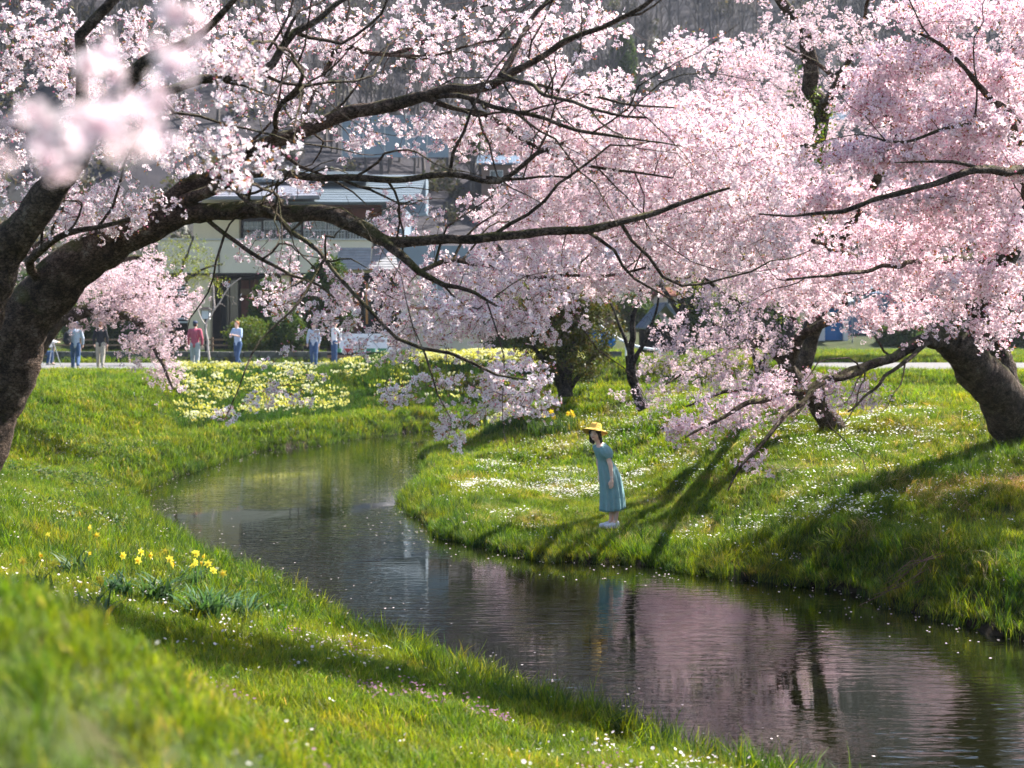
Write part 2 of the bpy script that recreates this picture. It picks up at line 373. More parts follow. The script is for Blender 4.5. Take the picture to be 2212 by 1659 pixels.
def blades(nb, rad, h0, h1, wd, lean, cols, seg=3, curl=1.0):
    V, F, C = [], [], []
    for _ in range(nb):
        a = random.uniform(0, 2*math.pi); r = rad*math.sqrt(random.random()); bx, by = r*math.cos(a), r*math.sin(a)
        h = random.uniform(h0, h1); th = random.uniform(0, 2*math.pi); ln = random.uniform(.2, 1)*lean
        dx, dy = math.cos(th), math.sin(th); ph = th+math.pi/2+random.uniform(-.6, .6); sx, sy = math.cos(ph), math.sin(ph)
        c = np.array(random.choice(cols))*random.uniform(.7, 1.25); n0 = len(V)
        for k in range(seg+1):
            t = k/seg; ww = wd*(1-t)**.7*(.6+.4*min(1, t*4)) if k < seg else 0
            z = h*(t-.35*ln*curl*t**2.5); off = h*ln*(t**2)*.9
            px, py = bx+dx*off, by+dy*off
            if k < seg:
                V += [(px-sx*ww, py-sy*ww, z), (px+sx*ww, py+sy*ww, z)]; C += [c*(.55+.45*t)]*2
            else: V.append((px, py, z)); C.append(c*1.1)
        for k in range(seg-1):
            a0 = n0+2*k; F += [(a0, a0+1, a0+3), (a0, a0+3, a0+2)]
        a0 = n0+2*(seg-1); F.append((a0, a0+1, a0+2))
    return V, F, C
gc = [(.18, .27, .016), (.21, .29, .02), (.145, .23, .018), (.25, .29, .03), (.10, .17, .02)]
gd = [(.05, .105, .022), (.06, .12, .024), (.045, .09, .022)]
straw = [(.42, .34, .20), (.34, .26, .15), (.50, .42, .27)]
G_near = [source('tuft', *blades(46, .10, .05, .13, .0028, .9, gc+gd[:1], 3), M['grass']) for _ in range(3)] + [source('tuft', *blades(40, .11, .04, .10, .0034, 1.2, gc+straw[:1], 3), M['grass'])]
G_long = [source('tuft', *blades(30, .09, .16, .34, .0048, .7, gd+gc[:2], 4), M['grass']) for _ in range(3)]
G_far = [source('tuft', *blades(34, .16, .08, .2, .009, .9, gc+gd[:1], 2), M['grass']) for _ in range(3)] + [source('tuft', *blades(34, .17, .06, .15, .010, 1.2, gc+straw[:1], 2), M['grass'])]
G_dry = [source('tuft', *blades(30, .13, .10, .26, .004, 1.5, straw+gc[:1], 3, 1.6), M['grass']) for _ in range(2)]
def landpts(n, x0, x1, y0, y1, dmin=.0, frus=1.12):
    x = rng.uniform(x0, x1, n); y = rng.uniform(y0, y1, n)
    k = ((x-1.52)**2+(y-21.65)**2 > .16) & ((x+.0-1.5)**2+(y-21.2)**2 > .12); x, y = x[k], y[k]
    k = np.abs(x) < .36*y*frus+1.2; x, y = x[k], y[k]
    k = ~inside(x, y); x, y = x[k], y[k]
    d = np.minimum(segd(x, y, LBd), segd(x, y, RBd)); k = d > dmin
    return x[k], y[k], d[k]
def grass(name, x, y, srcs, s0, s1, tilt=.15, dz=-.015):
    z = ground(x, y)+dz; n = len(x)
    rot = np.stack([rng.normal(0, tilt, n), rng.normal(0, tilt, n), rng.uniform(0, 6.28, n)], 1)
    return scatter(name, np.stack([x, y, z], 1), rot, rng.uniform(s0, s1, n), rng.integers(0, len(srcs), n), srcs)
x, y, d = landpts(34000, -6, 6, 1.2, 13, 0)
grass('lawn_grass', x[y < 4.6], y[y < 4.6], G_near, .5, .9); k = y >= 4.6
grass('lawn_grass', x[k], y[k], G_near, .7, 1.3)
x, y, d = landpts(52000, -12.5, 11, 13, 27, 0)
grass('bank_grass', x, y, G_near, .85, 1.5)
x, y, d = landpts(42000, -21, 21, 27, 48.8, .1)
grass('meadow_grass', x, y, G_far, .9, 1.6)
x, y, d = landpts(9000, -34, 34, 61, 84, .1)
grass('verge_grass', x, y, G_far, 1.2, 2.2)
# long grass along the water's edge, drooping over it
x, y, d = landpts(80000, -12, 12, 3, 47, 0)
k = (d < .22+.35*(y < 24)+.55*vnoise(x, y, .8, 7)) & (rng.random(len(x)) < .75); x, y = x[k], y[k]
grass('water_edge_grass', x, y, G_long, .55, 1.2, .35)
x = rng.uniform(-9, 9, 90000); y = rng.uniform(8, 46, 90000); d_ = np.minimum(segd(x, y, LBd), segd(x, y, RBd))
k = inside(x, y) & (d_ < .05+.16*vnoise(x, y, 1.1, 8)); x, y = x[k][:9000], y[k][:9000]; n = len(x)
scatter('reeds', np.stack([x, y, np.full(n, -.03)], 1), np.stack([rng.normal(0, .25, n), rng.normal(0, .25, n), rng.uniform(0, 6.28, n)], 1), rng.uniform(.5, 1.05, n), rng.integers(0, 3, n), G_long)
# coarse long grass on the right-hand slope and in the hollow on the left bank
x, y, d = landpts(30000, -12, 12, 9, 27, .2)
r = segd(x, y, RBd) < segd(x, y, LBd)
p = np.where(r, sstep(.45, .62, vnoise(x, y, .5, 9))*sstep(1.8, 5, x), sstep(.0, 1, (17.6-np.abs(y-(15.4-.55*(x+4)))*4)/16)*(x < -1.9)*.9)
k = rng.random(len(x)) < p*.55; x, y = x[k], y[k]
grass('coarse_grass', x, y, G_long, .55, 1.05, .3)
x, y, d = landpts(20000, -3, 12, 14, 42, .5)
r = segd(x, y, RBd) < segd(x, y, LBd); k = r & (vnoise(x, y*1.6, .9, 12) > .56) & (rng.random(len(x)) < .6); x, y = x[k], y[k]
grass('dry_grass', x, y, G_dry, .7, 1.3, .45)
# ------------------------------------------------------------------ cherry blossom
def blossom(c, nrm, rad, V, F, C, tone):
    nrm = Vector(nrm).normalized(); u = nrm.orthogonal().normalized(); w_ = nrm.cross(u); c = Vector(c)
    n0 = len(V); V.append(tuple(c-nrm*rad*.12)); C.append((.46*tone[0], .10, .20)); a0 = random.uniform(0, 6.28)
    for k in range(5):
        a = a0+k*2*math.pi/5+random.uniform(-.08, .08); cup = random.uniform(.05, .45)
        for da, rr, up in ((-.50, .62, .10), (0, .36, 0.0), (.50, .62, .10), (-.30, 1.0, cup), (0, .9, cup*.9), (.30, 1.0, cup)):
            p = c+(u*math.cos(a+da)+w_*math.sin(a+da))*rad*rr+nrm*rad*up; V.append(tuple(p))
            f = min(1, rr*1.6); C.append(tuple(tone[i]*(f)+(.80, .50, .60)[i]*(1-f) for i in range(3)))
        q = n0+1+k*6
        F += [(n0, q, q+1), (n0, q+1, q+2), (q, q+3, q+4), (q, q+4, q+1), (q+1, q+4, q+5), (q+1, q+5, q+2)]
def simple_blossom(c, nrm, rad, V, F, C, tone):
    nrm = Vector(nrm).normalized(); u = nrm.orthogonal().normalized(); w_ = nrm.cross(u); c = Vector(c)
    n0 = len(V); V.append(tuple(c-nrm*rad*.1)); C.append((.50, .13, .22)); a0 = random.uniform(0, 6.28)
    for k in range(5):
        a = a0+k*2*math.pi/5; cup = random.uniform(.05, .4)
        for da, rr in ((-.50, .85), (.50, .85)):
            V.append(tuple(c+(u*math.cos(a+da)+w_*math.sin(a+da))*rad*rr+nrm*rad*cup)); C.append(tone)
        q = n0+1+k*2; F.append((n0, q, q+1))
def spray(nf, R_, br, leaves=2, fine=True, buds=1):
    V, F, C = [], [], []
    for i in range(nf):
        d = Vector((random.gauss(0, 1), random.gauss(0, 1), random.gauss(-.1, 1))).normalized(); t = random.random()
        tone = (.95-.02*t, .925-.12*t, .93-.08*t)
        (blossom if fine else simple_blossom)(d*R_*random.uniform(.6, 1.05), d+Vector((random.gauss(0, .3), random.gauss(0, .3), random.gauss(0, .3))), br*random.uniform(.85, 1.1), V, F, C, tone)
    for i in range(buds):
        d = Vector((random.gauss(0, 1), random.gauss(0, 1), random.gauss(0, 1))).normalized(); c = d*R_*1.15; s = br*.35; n0 = len(V)
        u = d.orthogonal().normalized(); w_ = d.cross(u)
        V += [tuple(c-d*s*1.3), tuple(c+u*s), tuple(c+w_*s), tuple(c-u*s), tuple(c-w_*s), tuple(c+d*s*1.5)]; C += [(.45, .10, .16)]+[(.80, .35, .48)]*5
        F += [(n0, n0+1, n0+2), (n0, n0+2, n0+3), (n0, n0+3, n0+4), (n0, n0+4, n0+1), (n0+5, n0+2, n0+1), (n0+5, n0+3, n0+2), (n0+5, n0+4, n0+3), (n0+5, n0+1, n0+4)]
    for i in range(leaves):
        d = Vector((random.gauss(0, 1), random.gauss(0, 1), random.gauss(.3, 1))).normalized(); u = d.orthogonal().normalized()*br*.32
        n0 = len(V); l = br*random.uniform(1.0, 1.9); b_ = d*R_*.5
        V += [tuple(b_), tuple(b_+d*l*.5+u), tuple(b_+d*l+Vector((0, 0, -.2*l))), tuple(b_+d*l*.5-u)]
        c = random.choice([(.30, .11, .035), (.36, .16, .04), (.22, .20, .04), (.25, .09, .04)]); C += [c]*4
        F += [(n0, n0+1, n0+2), (n0, n0+2, n0+3)]
    return V, F, C
B_fine = [source('blossom_spray', *spray(nf, .040, .0185, 2, True, 1), M['petal']) for nf in (3, 4, 5, 6, 7)]
B_far = [source('blossom_spray', *spray(nf, .070, .026, 2, False, 0), M['petal']) for nf in (7, 9, 11)]
B_pink = [source('blossom_spray', *spray(nf, .040, .0185, 2, True, 1), M['petal_pink']) for nf in (3, 4, 5, 6, 7)]
B_leaf = [source('blossom_spray', *spray(nf, .05, .018, 5, True, 2), M['petal']) for nf in (2, 3)]
# ------------------------------------------------------------------ tree growth
def grow(limbs, blobs, twig_r=(.0045, .005), droop=.10, step=.16, wig=.10, maxr=.05, keep=1.0, cluster_gap=.17, src_n=5, sscale=(.8, 1.2), jit=.045, bare=.12, clump=3, side=0):
    'limbs: lists of (x, y, depth, width) in picture units; blobs: (x, y, rx, ry, depth, half depth, count). Returns limb paths, twig paths, spray points'
    lp, P, Rr = [], [], []
    for l in limbs:
        q = np.array([(*D(a[0], a[1], a[2]), a[3]*a[2]/FP/2) for a in l]); q = catmull(q, .12); k = len(q)
        o = np.array([mnoise.noise_vector(Vector((p[0]*2.6, p[1]*2.6, p[2]*2.6+3))) for p in q[:, :3]]) * np.minimum(q[:, 3:4]*1.2+.03, .06)
        fade = np.minimum(np.arange(k), 4)[:, None]/4; q[:, :3] += o*fade
        rr = q[:, 3]*(1+.10*np.array([mnoise.noise(Vector((p[0]*5, p[1]*5, p[2]*5))) for p in q[:, :3]]))
        lp.append((q[:, :3], rr)); P.append(q[::1, :3]); Rr.append(rr)
    base_l = list(lp)
    wts = np.array([len(p) if r.max() < .17 else len(p)*.15 for p, r in base_l], float); wts /= wts.sum()
    for _ in range(side):                                     # angular side branches leaving the boughs
        p, r = base_l[rng.choice(len(base_l), p=wts)]; i = rng.integers(int(len(p)*.12), len(p)-1); tg = p[min(i+1, len(p)-1)]-p[i-1]; tg /= np.linalg.norm(tg)+1e-9
        s_ = 1 if rng.random() < .5 else -1; d_ = tg*rng.uniform(.5, .9)+np.array((0, 0, s_*rng.uniform(.4, .9)))+np.array((0, rng.uniform(-.45, .3), 0)); d_ /= np.linalg.norm(d_)
        r0 = min(r[i]*.6, rng.uniform(.008, .020)); n_ = rng.integers(5, 12); st = rng.uniform(.10, .20); q = [p[i]]
        for j in range(n_):
            d_ = d_+rng.normal(0, .26, 3)*np.array((1, .6, 1))+tg*.10; d_ /= np.linalg.norm(d_); q.append(q[-1]+d_*st)
        q = np.array(q); rr = r0*(1-.75*np.linspace(0, 1, len(q))); lp.append((q, rr)); P.append(q); Rr.append(rr)
    P = np.concatenate(P); Rr = np.concatenate(Rr)
    A = []
    for (x, y, rx, ry, Y, dY, n) in blobs:
        u = rng.normal(0, 1, (n, 3)); u /= np.linalg.norm(u, axis=1)[:, None]; u *= rng.random((n, 1))**(1/2.2)
        for a in u: A.append(D(x+rx*a[0], y+ry*a[1], Y+dY*a[2]))
    A = np.array(A)
    dd = np.array([np.min(((P-a)**2).sum(1)) for a in A]); A = A[np.argsort(dd)]
    NP = np.zeros((len(P)+len(A)*40, 3)); NR = np.zeros(len(NP)); n = len(P); NP[:n] = P; NR[:n] = Rr
    twigs, pts = [], []
    for a in A:
        q = NP[:n]; dv = a-q; d2 = (dv**2).sum(1)+.25*np.maximum(0, -dv[:, 2])**2
        i = int(np.argmin(d2)); s = q[i]; v = a-s; Ln = np.linalg.norm(v)
        if Ln < .05: continue
        k = max(3, int(Ln/step)+2); k = min(k, 38); t = np.linspace(0, 1, k)[:, None]
        perp = np.cross(v, rng.normal(0, 1, 3)); perp /= np.linalg.norm(perp)+1e-9
        C_ = s+v*t+perp*(Ln*wig*np.sin(math.pi*t)*rng.uniform(-1, 1))+np.array((0, 0, 1.))*(Ln*droop*np.sin(math.pi*t))
        nz = rng.normal(0, 1, (k, 3)); nz[0] = 0; C_ = C_+nz*min(.022, Ln*.05)
        r0 = min(NR[i]*.8, twig_r[0]+twig_r[1]*Ln, maxr); r = r0+(twig_r[0]*.55-r0)*t[:, 0]**.8
        r = np.maximum(r, twig_r[0]*.5)
        twigs.append((C_, r)); m_ = k-1; NP[n:n+m_] = C_[1:]; NR[n:n+m_] = r[1:]; n += m_
        m2 = max(1, int(Ln/cluster_gap)); tt = np.concatenate([rng.uniform(bare if Ln > .4 else 0, 1, m2), [1.0]])
        f = tt*(k-1); i0 = np.minimum(f.astype(int), k-2); fr = (f-i0)[:, None]
        keepm = (r[i0] < .02) & (rng.random(len(tt)) < keep)
        c_ = (C_[i0]*(1-fr)+C_[i0+1]*fr)[keepm]; c_ = np.repeat(c_, rng.integers(1, clump+1, len(c_)), 0)
        pts.append(c_+rng.normal(0, jit, c_.shape))
    return lp, twigs, np.concatenate(pts)
def ptree(name, label, cat, limbs, blobs, srcs, base=None, group=None, sscale=(.8, 1.2), bmat=None, crown=True, crown_name='blossoms', nlimb=1, **kw):
    lp, tw, pts = grow(limbs, blobs, **kw)
    base = lp[0][0][0] if base is None else np.array(base)
    root = tag(empty(name, tuple(base)), label, cat, group); off = np.array(base)
    bm_ = bmat or M['bark']; nl_ = len(limbs)
    for i, (p, r) in enumerate(lp):
        p = p-off
        if r.max() > .06 and p[0][1]+off[1] < 26:       # knobbly bark on the stout limbs near enough to show it
            q = catmull(np.c_[p, r], .045); p, r = q[:, :3], q[:, 3]; ns_ = 30; V, F = sweep([(p, r)], ns_)
            cc = np.repeat(p, ns_, 0); rr = np.repeat(r, ns_); dr = (V-cc)/(np.linalg.norm(V-cc, axis=1)[:, None]+1e-9)
            dn = np.array([mnoise.fractal(Vector((v[0]*7, v[1]*7, v[2]*7)), 1.0, 2.0, 4)+.6*abs(mnoise.noise(Vector((v[0]*18, v[1]*18, v[2]*30)))) for v in V])
            V = V+dr*(dn*np.minimum(rr*.16, .022))[:, None]
        else: V, F = sweep([(p, r)], 9)
        link('trunk' if i < nlimb else 'limb' if i < nl_ else 'branch', npmesh('limb', V, F, True), bm_, root)
    if tw:
        V, F = sweep([(p-off, r) for p, r in tw], 4); o = link('twigs', npmesh('twigs', V, F, True), M['twig'] if bmat is None else bmat, root); o['kind'] = 'stuff'
    if crown:
        n = len(pts); rot = rng.uniform(0, 6.28, (n, 3))
        scatter(crown_name, pts-off, rot, rng.uniform(*sscale, n), rng.integers(0, len(srcs), n), srcs, root)
    print(name, 'twigs', len(tw), 'sprays', len(pts)); return root
# --- A: the great cherry on the left whose limbs sweep over the river
A_limbs = [
 [(-330,1290,12.0,150),(-180,1150,12.0,149.6),(-62,975,12,133.8),(-8,860,12,125),(45,722,12,117.9),(108,626,12,109.1),(190,552,12,95),(270,508,12,79.2),(345,475,12,65.1),(395,463,12,49.3)],
 [(395,463,12,45.8),(470,458,11.9,37),(560,461,11.8,37),(650,463,11.6,35.2),(735,476,11.4,33.4),(795,500,11.3,31.7),(835,522,11.2,25.5),(900,526,11.1,21.1),(1000,520,11,19.4),(1100,512,10.9,19.4),(1180,500,10.9,18.5),(1260,490,10.9,17.6),(1340,478,10.9,15),(1420,452,11,12.3),(1500,424,11,8.8),(1580,405,11,6.2)],
 [(340,474,12,54.6),(365,440,12,45.8),(400,408,12,40.5),(455,378,12,35.2),(520,340,12,31.7),(590,303,11.9,29),(670,278,11.8,29.9),(750,250,11.7,29),(830,228,11.6,27.3),(920,212,11.5,24.6),(1010,196,11.4,21.1),(1060,176,11.3,21.1),(1085,160,11.3,17.6),(1140,132,11.2,14.1),(1220,98,11.1,12.3),(1300,66,11,10.6),(1380,15,10.9,8.8),(1440,-40,10.8,7)],
 [(1080,166,11.3,14.1),(1105,125,11.4,13.2),(1122,88,11.5,12.3),(1145,52,11.6,11.4),(1185,8,11.7,9.7),(1220,-60,11.8,7)],
 [(385,440,12,29.9),(440,415,11.8,26.4),(480,394,11.6,21.1),(540,382,11.5,18.5),(620,378,11.4,16.7),(700,380,11.3,15.8),(800,389,11.2,15),(900,386,11.1,14.1),(1000,384,11,12.3),(1075,383,11,11.4),(1110,366,11,10.6),(1160,330,11,9.7),(1220,308,11,7)],
 [(1050,384,11,8.8),(1130,386,11,6.2),(1240,380,11,4.4)],
 [(830,520,11.2,22.9),(868,556,11.0,19.4),(905,588,10.9,15.8),(960,608,10.8,12.3),(1020,628,10.7,7.9),(1080,660,10.6,5.3)],
 [(440,468,12,10.6),(486,508,11.8,9.7),(538,542,11.6,8.8),(600,575,11.4,7),(665,606,11.2,6.2),(720,640,11,4.4)],
 [(500,402,11.6,13.2),(555,444,11.2,12.3),(607,479,11,11.4),(660,520,10.8,10.6),(700,560,10.6,8.8),(740,604,10.4,8.8),(795,668,10.3,7.9),(860,728,10.2,7.9),(915,759,10.1,8.8),(970,768,10.1,7.9),(1020,789,10,7),(1070,808,10,5.3),(1140,820,10,3.5)],
 [(915,757,10.1,5.3),(930,800,10,4.4),(945,850,10,3.5),(975,905,10,2.6)],
 [(700,270,11.8,12.3),(760,255,11.9,10.6),(880,214,12,8.8),(948,222,11.9,9.7),(1034,250,11.7,10.6),(1104,280,11.6,10.6),(1156,314,11.5,9.7),(1225,347,11.4,7.9),(1330,366,11.3,6.2),(1450,384,11.3,3.5)],
 [(940,210,11.5,12.3),(1010,210,11.2,11.4),(1069,229,11,10.6),(1110,250,10.9,9.7),(1175,260,10.8,8.8),(1243,278,10.7,7.9),(1312,292,10.6,7),(1390,302,10.6,4.4),(1470,320,10.6,2.6)],
 [(1060,178,11.3,7.9),(1110,172,11.1,7.9),(1173,187,11,7),(1260,206,10.9,6.2),(1364,226,10.8,5.3),(1460,236,10.8,3.5)],
 [(640,290,11.9,14.1),(668,230,12.2,11.4),(722,118,12.4,10.6),(791,116,12.4,10.6),(843,120,12.4,10.6),(896,94,12.4,8.8),(965,45,12.4,7),(1052,10,12.4,4.4)],
 [(843,120,12.4,6.2),(913,118,12.3,6.2),(1000,104,12.2,5.3),(1069,90,12.1,4.4),(1150,70,12,2.6)],
 # second stem rising behind the fork, blurred and near
 [(-70,760,10.5,105.6),(-30,640,10.5,91.5),(17,538,10.4,81),(70,462,10.3,70.4),(139,375,10.2,59.8),(180,320,10.1,51),(225,235,10,44),(275,168,9.9,37),(330,125,9.8,29.9),(400,92,9.7,21.1),(480,40,9.6,14.1),(540,-30,9.5,10.6)],
 [(150,355,10.2,17.6),(174,240,10.1,26.4),(185,130,10,24.6),(180,72,10,24.6),(208,35,10,22.9),(250,-10,10,21.1),(300,-80,10,17.6)],
 [(225,240,10,15.8),(300,215,10.1,15.8),(380,190,10.2,19.4),(440,172,10.3,21.1),(520,165,10.4,19.4),(590,138,10.5,17.6),(642,70,10.6,15.8),(730,17,10.7,12.3),(800,-40,10.8,8.8)],
 [(590,303,11.9,12.3),(600,240,11,10.6),(650,180,10.5,9.7),(620,110,9.5,7.9),(560,90,8.5,6.2),(520,110,7.5,4.4)],
 [(560,461,11.8,8.8),(610,440,10.5,7),(560,400,8.5,6.2),(470,420,7.2,4.4)],
 [(108,626,12,26.4),(60,560,11.6,19.4),(150,500,11.2,14.1),(280,470,11,8.8)],
 [(700,560,10.6,7),(650,640,10.4,5.3),(560,735,10.2,4.4),(515,840,10,3.1),(482,905,10,2.2)],
 [(1085,160,11.3,10.6),(1180,200,10.5,8.8),(1290,240,9.8,7),(1400,250,9.5,5.3)],
 [(905,588,10.9,10.6),(990,560,11.5,10.6),(1100,590,12,8.8),(1250,600,12.3,7),(1400,580,12.5,5.3)],
]
A_blobs = [
 (120,120,230,140,10.5,1.5,130),(90,330,170,90,10.5,1.2,50),(180,455,210,60,10.8,.9,110),(330,300,150,110,10.8,1.2,70),(420,90,180,110,10.8,1.2,90),
 (600,70,190,110,11.5,1.4,85),(600,210,170,80,11,1.6,45),(860,90,220,110,11.8,1.3,85),(860,290,170,55,11.6,1.0,36),(1080,80,150,110,11.6,1.2,55),(1230,60,150,80,11.2,1.2,55),
 (1000,290,150,60,11.3,1.0,60),(1200,200,190,70,10.8,1.2,110),(1240,310,230,80,11,1.5,190),(1400,300,220,110,11.3,1.6,230),(1560,330,190,130,11.6,1.6,230),
 (1180,440,200,60,11.2,1.2,110),(1400,470,240,80,11.6,1.6,220),(1560,520,170,80,12,1.5,120),(1080,590,220,60,11,1.3,120),(1290,590,240,60,12,1.5,170),
 (980,690,190,55,10.4,1.0,120),(1130,670,170,70,10.8,1.2,90),(1080,830,170,70,10,.9,64),(1120,890,80,36,10,.8,14),(980,920,60,45,10,.5,14),(860,740,120,40,10.4,.7,26),
 (720,660,160,70,10.8,.8,50),(640,520,130,60,11.2,.6,16),(870,480,90,60,11,.8,24),(640,400,150,40,11,1.0,14),(560,600,120,60,11.3,.7,20),(860,620,110,60,10.8,.8,34),(480,900,28,22,10,.2,4),(620,830,90,50,10.2,.4,9),(850,850,60,40,10,.4,7),
 (500,140,90,70,7.6,.5,16),(520,350,110,70,7.4,.5,14),(430,330,90,60,7.8,.4,9),
 (1500,120,110,50,11,1.0,34),(1650,420,120,120,12,1.5,90),
 (250,-160,420,140,11,2,80),(800,-170,400,140,11.5,2,60),(1200,-160,200,100,12.5,1.5,20),
]
A_blobs = [(*b_[:4], b_[4]+(.75 if b_[4] > 9 else .3), b_[5]*.75, b_[6]) for b_ in A_blobs]     # the sprays hang a little behind the big boughs
ptree('cherry_tree', 'great old cherry tree at the left edge with mossy limbs reaching over the river', 'cherry tree', A_limbs, A_blobs, B_fine, sscale=(.85, 1.2), clump=2, cluster_gap=.165, bare=.25, side=90)
# --- D: big cherry on the right bank, leaning over the slope, crown filling the right edge
D_limbs = [
 [(2215,985,22.6,150),(2200,925,22.5,118),(2166,862,22,100),(2121,811,21.6,88),(2086,770,21.2,78),(2055,742,21,66),(2034,731,20.8,50),(1990,742,20,24),(1895,783,19,20),(1826,804,18.4,18),(1722,846,17.8,14),(1617,874,17.2,11),(1541,910,16.8,7),(1480,945,16.6,4)],
 [(2166,862,22,84),(2160,800,22,70),(2145,745,22,62),(2128,700,21.8,56),(2080,655,21,44),(1982,631,19,34),(1927,603,18,28),(1850,560,17,18),(1760,520,16,10)],
 [(1990,745,20,20),(1861,797,18.6,16),(1790,820,18,14),(1739,860,17.6,12),(1687,908,17.2,10),(1640,960,17,8),(1600,1012,16.8,5),(1570,1060,16.7,3)],
 [(2128,700,21.8,40),(2170,560,19,36),(2250,420,16,30),(2230,372,13.4,24),(2138,371,12.4,17),(2050,386,12.2,14),(1960,408,12.0,12),(1861,437,11.9,10),(1791,458,11.8,8),(1700,468,11.7,5),(1640,460,11.7,3)],
 [(2138,371,12.4,10),(2060,352,12.2,8),(1990,348,12.1,5),(1930,352,12,3)],
 [(2230,520,17,24),(2200,300,14,20),(2110,180,12.6,12),(2040,110,12.4,8),(1960,60,12.4,5)],
 [(2200,300,14,12),(2090,270,12.6,9),(1960,310,12.4,6),(1880,290,12.4,4)],
 [(2150,640,20,26),(2260,420,20.5,24),(2420,200,21,22),(2600,60,21.5,16),(2750,-60,21.5,8)],
 [(2170,560,19,24),(2080,560,16,16),(1950,570,14,10),(1820,590,13,7),(1700,600,12.5,4)],
 [(2030,735,20.6,12),(1980,760,19.6,10),(1900,830,18.6,7),(1830,890,18,4)],
]
D_blobs = [
 (2060,30,200,34,12.5,1.0,90),(1990,125,150,32,12.4,.8,80),(2150,170,110,40,12.8,.8,70),(1900,225,90,26,12.6,.7,44),(2060,260,170,36,12.5,.9,110),(1900,340,150,32,12.4,.8,84),(2150,350,120,40,12.8,.9,80),
 (2020,430,190,32,13,1.0,110),(1800,430,120,28,13,.9,60),(2140,500,120,40,13.5,1.2,90),(1930,510,150,30,14,1.2,80),(1930,590,200,40,15,2.0,120),(2110,610,150,50,14,2.2,100),
 (1740,640,120,45,17.5,2,60),(1960,680,150,50,17,2,100),(1720,590,130,50,15,2,70),(1700,850,150,50,17.5,1.0,44),(1560,900,110,40,17,.8,30),(1490,930,70,26,16.7,.4,18),(1640,890,120,36,17.2,.6,20),(1800,830,100,36,18.2,.6,14),(1620,1000,60,50,17,.6,6),(1850,860,110,40,18.5,1,16),(2150,700,90,60,15,2,34),
 (1900,190,70,90,12.6,.8,50),(2150,-150,260,130,17,1.5,60),(2560,60,420,200,21,3.2,1500),(2470,250,230,110,19,2,160),(2600,-200,420,170,22,3.0,160),
]
D_blobs = [(*b_[:4], b_[4]+.5, b_[5]*.85, b_[6]) for b_ in D_blobs]
ptree('cherry_tree', 'large leaning cherry tree on the right bank with a forked trunk at the right edge', 'cherry tree', D_limbs, D_blobs, B_pink, sscale=(1.05, 1.5), cluster_gap=.19, jit=.06, side=45)
# --- E: tall upright cherry between them, pale crown
E_limbs = [
 [(1716,860,27,40),(1760,700,26.8,32),(1788,560,26.5,32),(1792,430,26,36),(1760,335,25.6,34),(1777,243,25.3,34),(1748,190,25,34),(1752,130,24.8,34),(1740,80,24.6,30),(1712,35,24.4,27),(1684,-10,24.2,24),(1660,-80,24,18)],
 [(1790,600,26.5,22),(1840,480,24,20),(1934,300,20,18),(1878,236,19.5,16),(1843,201,19.3,14),(1812,174,19.2,12),(1760,140,19,8),(1690,100,19,5)],
 [(1788,520,26,22),(1700,420,22,16),(1600,370,19,10),(1500,330,17,7)],
 [(1775,243,25.3,18),(1820,150,22,12),(1860,60,21,8),(1880,-40,20,6)],
 [(1790,620,26.5,18),(1700,560,22,12),(1600,560,19,8),(1480,600,18,5)],
 [(1760,335,25.6,16),(1680,270,20,11),(1590,240,18,7)],
]
E_blobs = [
 (1620,130,110,40,17,1.2,60),(1560,215,130,34,17,1.2,80),(1650,285,120,36,17,1.4,90),(1780,250,150,130,28,2,50),(1530,345,150,34,16.5,1.6,90),(1690,400,150,34,16.5,1.8,90),(1500,450,150,36,16.5,1.8,90),(1680,495,140,36,18,2.0,80),(1500,535,150,36,17,2,70),
 (1600,590,140,34,18,2,50),(1900,180,130,130,19,2,70),(1750,60,130,60,20,2,60),(1420,390,130,60,16,1.5,50),(1700,-130,250,120,20,2,50),
]
ptree('cherry_tree', 'tall upright cherry tree with ivy on its dark trunk, right of the middle', 'cherry tree', E_limbs, E_blobs, B_far, sscale=(.6, .95), cluster_gap=.22, step=.22, twig_r=(.005, .006), jit=.09, side=24)
# --- C: leaning cherry low on the right slope
C_limbs = [
 [(1826,968,24.6,76),(1808,942,24.6,60),(1791,909,24.4,48),(1767,874,24.2,42),(1739,839,24,40),(1708,804,23.8,34),(1687,777,23.6,28),(1652,742,23.3,20),(1600,710,22.9,12),(1540,700,22.4,7)],
 [(1700,795,23.8,26),(1732,725,23.4,22),(1774,704,23,18),(1808,686,22.6,16),(1829,655,22.4,14),(1829,638,22.3,12),(1878,627,22,8),(1940,618,21.6,5)],
 [(1708,804,23.8,20),(1660,800,24,14),(1616,740,24.3,12),(1596,660,24.6,11),(1568,638,24.6,9),(1530,610,24.6,8),(1502,568,24.6,6)],
 [(1740,840,24,16),(1650,846,23,10),(1560,850,22.4,7),(1480,880,22,4)],
 [(1652,742,23.3,10),(1570,760,22.6,8),(1500,790,22,6),(1440,830,21.6,4)],
 [(1732,725,23.4,12),(1700,650,23,9),(1690,590,22.8,5)],
]
C_blobs = [(1560,730,180,70,22.4,1.8,170),(1500,800,130,50,22,1.5,90),(1620,830,120,50,22.6,1.5,80),(1640,640,160,60,23,1.5,110),(1850,700,60,40,22.2,1,8),(1700,560,170,50,23,1.5,50),(1400,860,60,30,21.5,.6,16)]
ptree('cherry_tree', 'leaning cherry tree with a stout dark trunk halfway up the right-hand slope', 'cherry tree', C_limbs, C_blobs, B_far, sscale=(.5, .8), cluster_gap=.22, step=.2, twig_r=(.006, .007), jit=.08, keep=.85)
